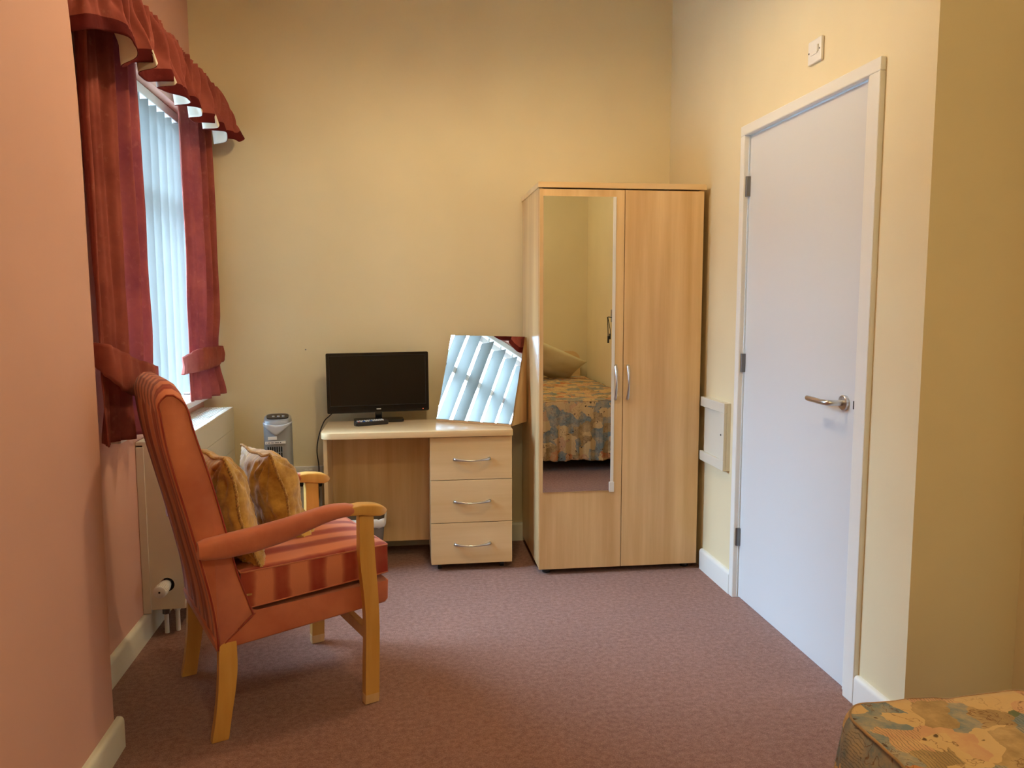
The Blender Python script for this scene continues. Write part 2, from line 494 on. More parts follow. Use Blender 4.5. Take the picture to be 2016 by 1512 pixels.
def skirting(name, p0, p1, h, th, mat, inward, cap0=False):
    """profiled board from p0 to p1 (xy), rising h, thickness th towards 'inward'"""
    p0, p1 = Vector(p0), Vector(p1); d = (p1 - p0); L = d.length; d.normalize()
    iv = Vector(inward)
    pts = [(0, 0), (th, 0), (th, h - 0.016)]
    for k in range(1, 6):
        t = PI / 2 * k / 5; pts.append((th - 0.012 + 0.012 * math.cos(t), h - 0.016 + 0.016 * math.sin(t)))
    pts.append((0, h))
    bm = bmesh.new(); rings = []
    for e in (p0, p1):
        rings.append([bm.verts.new((e.x + iv.x * a, e.y + iv.y * a, z)) for a, z in pts])
    n = len(pts)
    for i in range(n): bm.faces.new((rings[0][i], rings[0][(i + 1) % n], rings[1][(i + 1) % n], rings[1][i]))
    bm.faces.new(rings[0]); bm.faces.new(rings[1])
    return struct(auto_smooth(link(name, bm, mat), 50))

room()
skirting('baseboard_right', (XR, 3.263), (XR, 3.612), 0.10, 0.018, m_gloss, (-1, 0))
skirting('baseboard_right_near', (XR, YC + 0.0), (XR, 2.272), 0.10, 0.018, m_gloss, (-1, 0))
skirting('baseboard_back', (XL + 0.018, YB), (XR, YB), 0.10, 0.018, m_skirt, (0, -1))
skirting('baseboard_left', (XL, 2.35), (XL, YB), 0.10, 0.018, m_skirt, (1, 0))
skirting('baseboard_pier', (XP, YH), (XP, 2.352), 0.095, 0.020, m_skirt, (1, 0))
skirting('baseboard_alcove', (XA, YH), (XA, YC), 0.10, 0.018, m_skirt, (-1, 0))

# door 1 : frame, leaf, hinges, lever handle
d = struct(thing('door_1', 'white flush door with steel lever handle in the right wall', 'door', (XR, 2.8, 0)))
def W2L(x, y, z): return (x - XR, y - 2.8, z)
LY0, LY1 = 2.381, 3.221
link('door_leaf', B(W2L(1.460, LY0, 0.006), W2L(1.500, LY1, 1.985), 0.0015), m_door, d)
bm = bmesh.new()   # architrave + lining
for y0, y1, z0, z1 in ((2.272, 2.332, 0, 2.030), (3.268 - 0.025, 3.243 + 0.060 - 0.055, 0, 2.030)): pass
AR = 0.018
box(bm, W2L(1.432, 2.276, 0), W2L(1.456, 2.336, 1.9885), 0.004)
box(bm, W2L(1.432, 3.222, 0), W2L(1.456, 3.262, 1.9885), 0.004)
box(bm, W2L(1.432, 2.276, 1.9885), W2L(1.456, 3.262, 2.030), 0.004)
link('architrave', bm, m_gloss, d)
bm = bmesh.new()
box(bm, W2L(1.4565, 2.340, 0), W2L(1.60, 2.377, 1.989)); box(bm, W2L(1.4565, 3.225, 0), W2L(1.60, 3.262, 1.989))
box(bm, W2L(1.4565, 2.340, 1.9895), W2L(1.60, 3.262, 2.03))
link('door_lining', bm, m_gloss, d)
for z0, z1 in ((1.738, 1.821), (1.001, 1.079), (0.236, 0.314)):
    bm = bmesh.new(); box(bm, W2L(1.444, 3.212, z0), W2L(1.462, 3.226, z1), 0.001)
    tube(bm, [W2L(1.447, 3.2195, z0), W2L(1.447, 3.2195, z1)], 0.006, 10)
    link('hinge', bm, m_hinge, d)
hd = bmesh.new()
lathe(hd, [(0.0255, 0.002), (0.0262, -0.003), (0.0255, -0.008), (0.0235, -0.010), (0.0, -0.0101)], 36, axis='x', origin=W2L(1.458, 2.436, 0.966))
ho = auto_smooth(link('handle_rose', hd, m_steel, d), 30)
hp = bez([W2L(1.452, 2.436, 0.966), W2L(1.425, 2.436, 0.966), W2L(1.404, 2.441, 0.966), W2L(1.397, 2.462, 0.966), W2L(1.397, 2.50, 0.966), W2L(1.398, 2.56, 0.967), W2L(1.402, 2.575, 0.967)], 26)
hb = bmesh.new(); tube(hb, hp, 0.0098, 16)
link('handle_lever', hb, m_steel, d, True)
link('latch_indicator', B(W2L(1.4585, 2.383, 0.951), W2L(1.4602, 2.387, 0.978)), m_black, d)

# window 1 : frame, panes, handle; sill as trim
wn = struct(thing('window_1', 'white framed window behind vertical blinds in left wall', 'window', (-1.15, 3.44, 1.5)))
def WL(x, y, z): return (x + 1.15, y - 3.44, z - 1.5)
bm = bmesh.new(); fx0, fx1 = -1.18, -1.13
box(bm, WL(fx0, WY0, WZ0 - .03), WL(fx1, WY0 + 0.06, WZ1)); box(bm, WL(fx0, WY1 - 0.06, WZ0 - .03), WL(fx1, WY1, WZ1))
box(bm, WL(fx0, WY0, WZ0 - .03), WL(fx1, WY1, WZ0 + 0.05)); box(bm, WL(fx0, WY0, WZ1 - 0.06), WL(fx1, WY1, WZ1))
box(bm, WL(fx0, 3.49, WZ0), WL(fx1, 3.55, WZ1)); box(bm, WL(fx0, WY0, 1.78), WL(fx1, WY1, 1.83))
link('window_frame', bm, m_white_pl, wn)
link('window_pane', B(WL(-1.158, WY0 + 0.03, WZ0), WL(-1.152, WY1 - 0.03, WZ1 - 0.03)), m_glass, wn)
bm = bmesh.new(); box(bm, WL(-1.13, 3.51, 1.22), WL(-1.115, 3.53, 1.30), 0.003); box(bm, WL(-1.118, 3.512, 1.24), WL(-1.105, 3.528, 1.36), 0.004)
link('window_handle', bm, m_white_pl, wn)
struct(link('trim_sill', B((-1.18, 2.88, 0.812), (-0.965, 4.18, 0.842), 0.006), m_gloss))

# light switch (fused spur) above the door, and boxed-in access panel
sw = thing('wall_switch', 'white square fused switch plate mounted above the door', 'switch', (XR, 2.683, 2.165))
link('back_plate', B((-0.012, -0.045, -0.040), (0.0, 0.045, 0.040), 0.004), m_white_pl, sw)
link('fuse_cover', B((-0.0145, -0.020, -0.012), (-0.0118, 0.022, 0.018), 0.001), m_white_pl, sw)
link('rocker', B((-0.0165, -0.029, -0.008), (-0.0118, -0.022, 0.016), 0.001), m_cream_metal, sw)
for y in (-0.035, 0.036):
    b = bmesh.new(); lathe(b, [(0.003, -0.0128), (0.003, -0.0118)], 12, axis='x', origin=(0, y, 0)); link('screw', b, m_black, sw)

pn = thing('access_panel', 'small cream framed access box on right wall beside the wardrobe', 'access panel', (XR, 3.455, 0.70))
bm = bmesh.new(); z0, z1, y0, y1 = -0.155, 0.150, -0.130, 0.150
link('panel_board', B((-0.018, y0, z0), (0.0, y1 - 0.02, z1)), m_cream_metal, pn)
bm = bmesh.new()
box(bm, (-0.032, y0, z0), (-0.018, y1, z0 + 0.045), 0.002); box(bm, (-0.032, y0, z1 - 0.045), (-0.018, y1, z1), 0.002)
box(bm, (-0.032, y0, z0 + 0.045), (-0.018, y0 + 0.05, z1 - 0.045), 0.002)
link('panel_frame', bm, m_cream_metal, pn)
bm = bmesh.new(); lathe(bm, [(0.0045, -0.0335), (0.0045, -0.0315)], 14, axis='x', origin=(0, -0.10, 0.005)); link('keyhole', bm, m_black, pn)

# ================================================================== WARDROBE
WR = math.radians(-0.7)
wd = thing('wardrobe', 'tall beech two-door wardrobe in the corner with mirror on its left door', 'wardrobe', (0.636, 3.622, 0), WR)
WW, WDp, WT = 0.781, 0.540, 1.842
link('side_panel', B((0, 0.019, 0.035), (0.018, WDp, WT - 0.024)), m_beech, wd)
link('side_panel', B((WW - 0.018, 0.019, 0.035), (WW, WDp, WT - 0.024)), m_beech, wd)
link('back_panel', B((0.018, WDp - 0.01, 0.04), (WW - 0.018, WDp - 0.002, WT - 0.024)), m_beech, wd)
link('bottom_board', B((0.018, 0.022, 0.035), (WW - 0.018, WDp - 0.01, 0.053)), m_beech_h, wd)
link('top_board', B((-0.006, -0.006, WT - 0.024), (WW + 0.008, WDp + 0.004, WT + 0.001), 0.001), m_beech_h, wd)
XM = 0.401
for i, (x0, x1) in enumerate(((0.001, XM - 0.0015), (XM + 0.0015, WW - 0.001))):
    dr = link('door', B((x0, 0.0, 0.028), (x1, 0.017, WT - 0.030), 0.001), m_beech, wd)
    hx = XM - 0.037 if i == 0 else XM + 0.022
    bo = 1 if i else 1
    hz0, hz1 = 0.843, 1.003
    pts = []
    b = bmesh.new()
    n = 22
    for k in range(n + 1):
        t = k / n; z = hz0 + (hz1 - hz0) * t
        bow = math.sin(PI * t) ** 0.8 if 0 < t < 1 else 0
        wd_ = 0.0052 + 0.0026 * abs(2 * t - 1) ** 2
        yy = -0.004 - 0.024 * bow
        pts.append((hx + 0.0 , yy, z, wd_))
    tube(b, [(p[0], p[1], p[2]) for p in pts], [p[3] for p in pts], 12)
    link('handle', b, m_steel, dr, True)
    if i == 0:
        mr = link('door_mirror', B((0.018, -0.0048, 0.405), (0.359, -0.0002, 1.780), 0.0008), m_mirror, dr)
# corner clip and bright side strip belong to the mirror
b = B((0.344, -0.006, 0.405), (0.359, -0.0042, 1.780), 0.0006)
link('mirror_edge_strip', b, m_white_pl, wd)
link('mirror_clip', B((0.338, -0.010, 0.398), (0.362, -0.0058, 0.447), 0.004, 3), m_white_pl, wd)
for x, y in ((0.045, 0.05), (WW - 0.045, 0.05), (0.045, WDp - 0.05), (WW - 0.045, WDp - 0.05)):
    b = bmesh.new(); lathe(b, [(0.018, 0.0), (0.020, 0.004), (0.020, 0.022), (0.010, 0.026), (0.010, 0.036)], 18, origin=(x, y, 0))
    link('foot', b, m_black, wd, True)

# ================================================================== DESK
dk = thing('desk', 'beech writing desk with three drawers against the back wall', 'desk', (-0.377, 3.745, 0), math.radians(-0.4))
DW, DD, DT = 0.906, 0.372, 0.692
pts = []
for k in range(7):
    t = PI + PI / 2 * k / 6; pts.append((0.05 + 0.05 * math.cos(t) - 0.0, -0.016 + 0.05 + 0.05 * math.sin(t)))
for k in range(4):
    t = -PI / 2 + PI / 2 * k / 3; pts.append((DW - 0.012 + 0.012 * math.cos(t), -0.016 + 0.012 + 0.012 * math.sin(t)))
pts += [(DW, DD), (0, DD)]
b = bmesh.new(); prism(b, pts, 'z', DT - 0.030, DT, bev=0.0025)
auto_smooth(link('desktop', b, m_beech_h, dk), 30)
link('side_panel', B((0.010, 0.020, 0.0), (0.028, DD - 0.012, DT - 0.030), 0.001), m_beech, dk)
link('modesty_panel', B((0.028, 0.255, 0.085), (0.510, 0.271, DT - 0.030), 0.001), m_beech, dk)
b = bmesh.new()
box(b, (0.508, 0.019, 0.038), (0.524, DD - 0.012, DT - 0.030)); box(b, (DW - 0.022, 0.019, 0.038), (DW - 0.006, DD - 0.012, DT - 0.030))
box(b, (0.524, 0.019, 0.038), (DW - 0.022, DD - 0.012, 0.054)); box(b, (0.524, DD - 0.02, 0.054), (DW - 0.022, DD - 0.012, DT - 0.03))
link('drawer_carcass', b, m_beech, dk)
zs = [0.036, 0.240, 0.450, DT - 0.032]
for k in range(3):
    z0, z1 = zs[k] + (0.0015 if k else 0), zs[k + 1] - 0.0015
    dr = link('drawer', B((0.509, 0.0, z0), (DW - 0.004, 0.017, z1), 0.001), m_beech_h, dk)
    zc = (0.134, 0.345, 0.552)[k]
    b = bmesh.new(); n = 22; P_ = []; R_ = []
    for i in range(n + 1):
        t = i / n; x = 0.622 + 0.172 * t; bow = math.sin(PI * t) ** 0.7 if 0 < t < 1 else 0
        P_.append((x, -0.003 - 0.026 * bow, zc - 0.004 * bow)); R_.append(0.0042 + 0.0042 * abs(2 * t - 1) ** 3)
    tube(b, P_, R_, 12); link('handle', b, m_steel, dr, True)
for x, y in ((0.55, 0.05), (DW - 0.05, 0.05), (0.55, 0.31), (DW - 0.05, 0.31)):
    b = bmesh.new(); tube(b, [(x - 0.009, y, 0.0185), (x + 0.009, y, 0.0185)], 0.018, 18); box(b, (x - 0.012, y - 0.01, 0.025), (x + 0.012, y + 0.01, 0.038))
    link('castor', b, m_black, dk)

# tilted dressing mirror standing on the desk
ma = math.radians(-34)
dm = thing('tabletop_mirror', 'frameless square mirror on wedge-shaped beech box standing on desk', 'mirror', (0.356, 3.934, DT + 0.0005), ma)
MW, MH, TL, RB = 0.428, 0.450, math.radians(20.2), 0.0115
sy, cy = math.sin(TL), math.cos(TL)
prof = [(0.004, 0.0), (0.004, RB), (0.004 + MH * sy, MH * cy + RB - 0.004), (0.178, MH * cy + RB - 0.004), (0.178, 0.0)]
for x0, x1 in ((MW / 2 - 0.016, MW / 2 - 0.001), (-MW / 2 + 0.12, -MW / 2 + 0.135)):
    link('side_panel', prism(bmesh.new(), prof, 'x', x0, x1), m_beech, dm)
b = bmesh.new()
prism(b, [(0.006, RB), (0.006 + (MH - 0.004) * sy, RB + (MH - 0.004) * cy), (0.020 + (MH - 0.004) * sy, RB + (MH - 0.004) * cy), (0.020, RB)], 'x', -MW / 2 + 0.002, MW / 2 - 0.001)
link('backing_board', b, m_beech, dm)
b = bmesh.new()
prism(b, [(0.0, RB), (MH * sy, RB + MH * cy), (0.0045 + MH * sy, RB + MH * cy), (0.0045, RB)], 'x', -MW / 2, MW / 2)
link('mirror_glass', b, m_mirror, dm)
link('bottom_rail', B((-MW / 2 + 0.003, -0.004, 0.0), (MW / 2 - 0.001, 0.012, RB - 0.001)), m_beech_edge, dm)

# television
tv = thing('television', 'black flat-screen television on desk beside the tilted mirror', 'television', (-0.116, 4.088, DT + 0.0005), math.radians(5))
tt = thing('x', 'x', 'x') ; bpy.data.objects.remove(tt)
HW = 0.257; z0, z1 = 0.048, 0.353
def tvp(bm): 
    # slight roll of the panel, as in the photograph
    bmesh.ops.rotate(bm, verts=bm.verts, cent=(0, 0, 0.2), matrix=Matrix.Rotation(math.radians(-0.35), 3, 'Y')); return bm
b = bmesh.new(); pr = [(x, z + (z0 + z1) / 2) for x, z in rrect(2 * HW, z1 - z0, 0.006)]
prism(b, pr, 'y', -0.010, 0.018, bev=0.003); prism(b, [(x * 0.7, (z - 0.2) * 0.7 + 0.2) for x, z in pr], 'y', 0.018, 0.040, bev=0.008)
link('casing', tvp(b), m_gloss_black, tv)
link('screen', tvp(B((-HW + 0.017, -0.0106, z0 + 0.038), (HW - 0.017, -0.0098, z1 - 0.016))), m_screen, tv)
b = bmesh.new()
for a0, a1, c0, c1 in ((-HW + .014, HW - .014, z1 - .016, z1 - .013), (-HW + .014, HW - .014, z0 + .035, z0 + .038), (-HW + .014, -HW + .017, z0 + .035, z1 - .013), (HW - .017, HW - .014, z0 + .035, z1 - .013)):
    box(b, (a0, -0.0125, c0), (a1, -0.0095, c1))
link('screen_rim', tvp(b), m_black, tv)
link('neck', B((-0.017, 0.0, 0.010), (0.017, 0.022, 0.075), 0.004), m_gloss_black, tv)
b = bmesh.new(); prism(b, rrect(0.250, 0.095, 0.012), 'z', 0.0, 0.013, bev=0.003); bmesh.ops.translate(b, verts=b.verts, vec=(0, -0.005, 0))
link('stand_base', b, m_gloss_black, tv)
b = bmesh.new()
for k, (a0, a1) in enumerate(((-0.0105, -0.0065), (-0.0055, -0.0020), (-0.0010, 0.0030), (0.0040, 0.0070), (0.0080, 0.0115))): box(b, (a0, -0.0113, z0 + 0.0150), (a1, -0.0098, z0 + 0.0190))
link('maker_badge', b, m_white_pl, tv)
b = bmesh.new(); lathe(b, [(0.0018, -0.0115), (0.0018, -0.010)], 10, axis='y', origin=(HW - 0.03, 0, z0 + 0.012))
link('standby_light', b, plain('red_standby_led', (0.8, 0.1, 0.05, 1), 0.4, emit=(1, 0.15, 0.05, 1), es=2.0), tv)

# remote control lying in front of the stand
rc = thing('remote_control', 'black remote control with white and blue buttons lying on desk', 'remote control', (-0.150, 3.972, DT + 0.0005), math.radians(21))
b = bmesh.new(); prism(b, rrect(0.168, 0.046, 0.008), 'z', 0.0, 0.019, bev=0.004)
link('remote_body', b, m_black, rc)
b = bmesh.new(); blues = []
for i in range(11):
    for j in range(3):
        x = -0.070 + i * 0.0125; y = -0.012 + j * 0.012
        if i == 0 and j == 0: continue
        if i in (2, 5) and j == 1: continue
        if i in (2, 5) and j == 0: blues.append((x, y)); continue
        tgt = b
        box(tgt, (x, y, 0.0185), (x + 0.007, y + 0.006, 0.0235), 0.0008)
wb = link('white_buttons', b, m_white_pl, rc); m_blue = plain('blue_rubber_button', lin(70, 120, 200), 0.5)
for x, y in blues: link('blue_button', B((x, y, 0.019), (x + 0.010, y + 0.010, 0.0235), 0.001), m_blue, rc)
link('power_button', B((-0.072, -0.015, 0.019), (-0.064, -0.008, 0.0215), 0.001), plain('red_rubber_button', lin(220, 60, 30), 0.5), rc)

# ================================================================== CORNER: tower fan, sockets, cables, bin
fan = thing('tower_fan', 'silver grey tower fan standing in corner between radiator and desk', 'fan', (-0.598, 3.950, 0), math.radians(8))
FH = 0.757
def fanr(z): return 1.0 - 0.03 * (z / FH)
b = bmesh.new()
def fan_ring(z, s=1.0):
    pts = []
    for k in range(40):
        t = 2 * PI * k / 40
        x, y = math.cos(t), math.sin(t)
        p = 0.62
        pts.append((0.070 * s * math.copysign(abs(x) ** p, x), 0.072 * s * math.copysign(abs(y) ** p, y), z))
    return pts
rings = []
for z, s in ((0.03, 1.0), (0.2, 1.0), (0.45, 0.985), (0.66, 0.965), (0.71, 0.96), (0.735, 0.945), (0.75, 0.90), (0.757, 0.80), (0.758, 0.4)):
    rings.append([b.verts.new((x, y, zz + (-0.022 * (1 if z > .7 else 0)) * (-(y) / 0.07 * 0.5 + 0.5))) for x, y, zz in fan_ring(z, s)])
for a, c in zip(rings, rings[1:]):
    for k in range(40): b.faces.new((a[k], a[(k + 1) % 40], c[(k + 1) % 40], c[k]))
b.faces.new(rings[0]); b.faces.new(rings[-1])
auto_smooth(link('fan_body', b, m_silver_pl, fan), 60)
b = bmesh.new()   # pale swoosh collar dipping to a point at the front
def sw_fn(u, v):
    x = -0.0665 + 0.133 * u
    dip = 0.052 * (1 - abs(u - 0.42) * 1.75)
    y = -0.0715 * (1 - abs((x / 0.070)) ** 4.2) ** (1 / 3.2) if abs(x) < 0.07 else 0
    zt = 0.727 - 0.012 * math.sin(PI * u); zb = zt - max(0.006, dip)
    return Vector((x, y - 0.0035, zb + (zt - zb) * v))
grid(b, sw_fn, 25, 5); o = link('swoosh_collar', b, m_silver_lt, fan, True); solid(o, 0.004)
b = bmesh.new(); prism(b, [(x, y * 0.7) for x, y in fan_ring(0, 0.72) and [(p[0], p[1]) for p in fan_ring(0, 0.74)]], 'z', -0.003, 0.003)
bmesh.ops.rotate(b, verts=b.verts, cent=(0, 0, 0), matrix=Matrix.Rotation(math.radians(9), 3, 'X')); bmesh.ops.translate(b, verts=b.verts, vec=(0.0, -0.010, 0.7475))
cp = link('control_panel', b, m_black, fan)
for kx in (-0.02, 0.004, 0.026):
    b = bmesh.new(); lathe(b, [(0.007, 0.0), (0.0065, 0.005), (0.0, 0.006)], 14, origin=(kx, -0.018, 0.748)); link('control_knob', b, m_silver_lt, cp, True)
link('dark_grille_recess', B((-0.053, -0.0725, 0.13), (0.021, -0.062, 0.610), 0.003), m_dark, fan)
b = bmesh.new()
for k in range(8):
    x = -0.0520 + k * 0.0102; box(b, (x - 0.0016, -0.0770, 0.13), (x + 0.0016, -0.0715, 0.611), 0.0008)
for k in range(7): box(b, (-0.053, -0.0745, 0.15 + 0.072 * k), (0.021, -0.0722, 0.1525 + 0.072 * k))
link('grille_bars', b, m_silver_pl, fan)
s1 = link('small_rating_label', B((-0.047, -0.0760, 0.645), (-0.006, -0.0710, 0.660)), m_white_pl, fan)
s2 = link('name_tape_label', B((-0.060, -0.0768, 0.625), (0.034, -0.0705, 0.637)), m_white_pl, fan)
b = bmesh.new(); x = -0.056
for wdt in (3, 0, 4, 5, 0, 4, 6, 0, 5, 7, 4, 0, 6):
    if wdt: box(b, (x, -0.0773, 0.6292), (x + wdt * 0.001, -0.0766, 0.6328))
    x += (wdt + 1.4) * 0.001 if wdt else 0.0035
link('tape_lettering', b, m_black, s2)
b = bmesh.new(); lathe(b, [(0.105, 0.0), (0.108, 0.008), (0.100, 0.020), (0.060, 0.030), (0.055, 0.034)], 36); link('fan_base', b, m_silver_pl, fan, True)

so = thing('wall_socket', 'double wall socket low behind chair, left of the desk', 'socket', (-0.487, YB, 0.400))
link('socket_plate', B((-0.080, -0.012, -0.046), (0.074, 0, 0.046), 0.003), m_white_pl, so)
for x in (-0.012, 0.012):
    link('socket_rocker', B((x - 0.008, -0.016, 0.012), (x + 0.008, -0.011, 0.032), 0.001), m_white_pl, so)
st = link('box_trunking', B((-0.56, YB - 0.010, 0.10), (-0.42, YB, 0.352), 0.002), m_white_pl)
tag(st, 'white wall trunking cover below the double socket', 'trunking')
pg = thing('power_plug', 'black plug of the television lead in the socket beside desk', 'plug', (-0.435, YB - 0.0125, 0.372))
link('plug_body', B((-0.018, -0.040, -0.028), (0.018, 0.0, 0.018), 0.006), m_black, pg)
b = bmesh.new(); tube(b, bez([(0.0, -0.03, -0.026), (0.002, -0.034, -0.07), (-0.004, -0.035, -0.14), (-0.008, -0.03, -0.2), (-0.03, -0.03, -0.3), (-0.02, -0.04, -0.368)]), 0.003, 8)
link('plug_lead', b, m_cable, pg, True)
pg2 = thing('power_plug', 'black plug of the tower fan lead in socket behind chair arm', 'plug', (-0.53, YB - 0.0125, 0.372))
link('plug_body', B((-0.018, -0.036, -0.026), (0.018, 0.0, 0.018), 0.006), m_black, pg2)
b = bmesh.new(); tube(b, bez([(0.0, -0.028, -0.024), (0.0, -0.034, -0.08), (-0.014, -0.04, -0.17), (-0.02, -0.05, -0.26), (-0.03, -0.10, -0.345), (-0.04, -0.12, -0.366)]), 0.003, 8)
link('plug_lead', b, m_cable, pg2, True)
cb = bmesh.new()
tube(cb, bez([(-0.345, 4.085, 0.742), (-0.365, 4.10, 0.722), (-0.395, 4.12, 0.690), (-0.420, 4.10, 0.62), (-0.433, 4.12, 0.54), (-0.428, 4.14, 0.46), (-0.43, 4.155, 0.395)], 40), 0.0028, 8)
tag(link('television_cable', cb, m_cable, None, True), 'thin black cable hanging from television down past the desk edge', 'cable')

nl = bmesh.new(); lathe(nl, [(0.0035, 0.0), (0.0035, -0.004), (0.0, -0.005)], 10, axis='y', origin=(-0.485, YB, 1.057))
tag(link('nail', nl, m_hinge, None, True), 'tiny nail in the cream wall above the television left corner', 'nail')

bn = thing('waste_bin', 'grey waste bin under the desk behind chair front leg', 'bin', (-0.205, 3.885, 0), math.radians(0))
bb = bmesh.new()
w0, w1, hb_ = 0.19, 0.23, 0.245
def binfn(u, v):
    k = rrect(1, 1, 0.16, 5); i = int(u * len(k)) % len(k); s = w0 + (w1 - w0) * v
    return Vector((k[i][0] * s, k[i][1] * s * 0.85, hb_ * v + 0.002))
nk = len(rrect(1, 1, 0.16, 5))
grid(bb, binfn, nk, 6, closed_u=True)
o = link('bin_wall', bb, m_grey_bin, bn, True); solid(o, 0.003, -1)
b = bmesh.new(); prism(b, [(x * w0, y * w0 * .85) for x, y in rrect(1, 1, 0.16, 5)], 'z', 0.001, 0.006); link('bin_bottom', b, m_grey_bin, bn)
b = bmesh.new()
def lip(u, v):
    k = rrect(1, 1, 0.16, 5); i = int(u * len(k)) % len(k); s = w1 + 0.012 * math.sin(PI * v)
    fl = 0.006 * math.sin(i * 1.9)
    return Vector((k[i][0] * (s + fl), k[i][1] * (s + fl) * 0.85, hb_ - 0.028 + 0.042 * v + fl * .6))
grid(b, lip, nk, 6, closed_u=True); o = link('bin_liner', b, m_liner, bn, True); solid(o, 0.002, 1)

# ================================================================== RADIATOR
rd = thing('radiator', 'cream low-temperature radiator cover with top grille under the window', 'radiator', (XL, 3.63, 0))
RY0, RY1, RX, RZ0, RZ1 = 3.13 - 3.63, 4.142 - 3.63, 0.157, 0.117, 0.775
link('wall_flange', B((0.001, RY0 - 0.004, 0.102), (0.030, RY0 + 0.010, RZ1 - 0.02), 0.002), m_cream_metal, rd)
b = bmesh.new()     # end panel with a hole for the valve
z_v, x_v = 0.215, 0.092
ring_o = []; ring_i = []
N = 32
for k in range(N):
    t = 2 * PI * k / N; ci, si = math.cos(t), math.sin(t)
    ring_i.append((x_v + 0.027 * ci, z_v + 0.027 * si))
    # ray to rectangle boundary
    tx = ((RX - 0.004 - x_v) / ci) if ci > 1e-6 else (((0.026) - x_v) / ci if ci < -1e-6 else 1e9)
    tz = ((RZ1 - 0.012 - z_v) / si) if si > 1e-6 else ((RZ0 - z_v) / si if si < -1e-6 else 1e9)
    q = min(tx, tz); ring_o.append((x_v + q * ci, z_v + q * si))
for (X_, Z_) in ((RX - 0.004, RZ1 - 0.012), (RX - 0.004, RZ0), (0.026, RZ0), (0.026, RZ1 - 0.012)):
    i = min(range(N), key=lambda k: abs(math.atan2(Z_ - z_v, X_ - x_v) % (2 * PI) - 2 * PI * k / N)); ring_o[i] = (X_, Z_)
vi = [b.verts.new((x, RY0, z)) for x, z in ring_i]; vo_ = [b.verts.new((x, RY0, z)) for x, z in ring_o]
for k in range(N): b.faces.new((vi[k], vi[(k + 1) % N], vo_[(k + 1) % N], vo_[k]))
o = link('end_panel', b, m_cream_metal, rd); solid(o, 0.0015, 0)
b = bmesh.new()
for a0, a1 in ((0.117, 0.560), (0.5615, 0.664), (0.6655, 0.762)):
    box(b, (RX - 0.004, RY0, a0), (RX, RY1, a1), 0.0008)
link('front_panel', b, m_cream_metal, rd)
link('far_end_panel', B((0.028, RY1 - 0.003, RZ0), (RX - 0.004, RY1, RZ1 - 0.012)), m_cream_metal, rd)
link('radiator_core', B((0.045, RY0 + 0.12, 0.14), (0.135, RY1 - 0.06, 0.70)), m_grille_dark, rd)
b = bmesh.new()
box(b, (RX - 0.022, RY0, RZ1 - 0.014), (RX, RY1, RZ1), 0.003); box(b, (0.001, RY0, RZ1 - 0.014), (0.016, RY1, RZ1), 0.002)
box(b, (0.014, RY0, RZ1 - 0.014), (RX - 0.02, RY0 + 0.02, RZ1), 0.002); box(b, (0.014, RY1 - 0.012, RZ1 - 0.014), (RX - 0.02, RY1, RZ1), 0.002)
link('top_rim', b, m_cream_metal, rd)
b = bmesh.new()
for k in range(10):
    x = 0.0215 + k * 0.0122; box(b, (x - 0.0033, RY0 + 0.018, RZ1 - 0.010), (x + 0.0033, RY1 - 0.010, RZ1 - 0.001), 0.001)
link('grille_slats', b, m_white_pl, rd)
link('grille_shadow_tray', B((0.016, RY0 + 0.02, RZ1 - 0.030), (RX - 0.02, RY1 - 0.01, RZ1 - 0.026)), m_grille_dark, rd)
# thermostatic valve + tails
tr = thing('x', 'x', 'x'); bpy.data.objects.remove(tr)
b = bmesh.new()
lathe(b, [(0.0, -0.082), (0.020, -0.082), (0.0235, -0.078), (0.0245, -0.045), (0.0235, -0.035), (0.0225, -0.012), (0.017, 0.02), (0.012, 0.05)], 36, axis='y', origin=(x_v - 0.006, RY0, z_v - 0.002))
vh = link('valve_head', b, m_white_pl, rd, True)
b = bmesh.new()
for k in range(22):
    t = 2 * PI * k / 22; x, z = x_v - 0.006 + 0.0238 * math.cos(t), z_v - 0.002 + 0.0238 * math.sin(t)
    tube(b, [(x, RY0 - 0.076, z), (x, RY0 - 0.044, z)], 0.0017, 6)
link('valve_ribs', b, m_cream_metal, vh)
b = bmesh.new(); lathe(b, [(0.004, -0.0825), (0.004, -0.0818)], 12, axis='y', origin=(x_v - 0.006, RY0, z_v - 0.002)); link('valve_centre_dot', b, m_black, vh)
for (x, y) in ((0.068, RY0 + 0.055), (0.105, RY0 + 0.075)):
    b = bmesh.new(); tube(b, [(x, y, 0.0), (x, y, 0.085)], 0.0085, 14); tube(b, [(x, y, 0.085), (x, y, 0.125)], 0.013, 6)
    link('pipe_tail', b, m_white_pl, rd)
b = bmesh.new(); tube(b, [(0.068, RY0 + 0.055, 0.08), (0.068, RY0 + 0.055, 0.105)], 0.0145, 6); link('pipe_nut', b, m_hinge, rd)

# ================================================================== ARMCHAIR
CHA = math.radians(24)
ch = thing('armchair', 'high-back armchair in orange and red striped fabric with pale wooden arms and legs', 'armchair', (-0.42, 2.68, 0), CHA)

def resample(pts, n, closed=True):
    P = [Vector(p) for p in pts] + ([Vector(pts[0])] if closed else [])
    L = [0]
    for a, b in zip(P, P[1:]): L.append(L[-1] + (b - a).length)
    out = []; j = 0
    for k in range(n):
        s = L[-1] * k / (n if closed else n - 1)
        while j < len(P) - 2 and L[j + 1] < s: j += 1
        t = (s - L[j]) / max(1e-9, L[j + 1] - L[j]); out.append(P[j].lerp(P[j + 1], t))
    return out

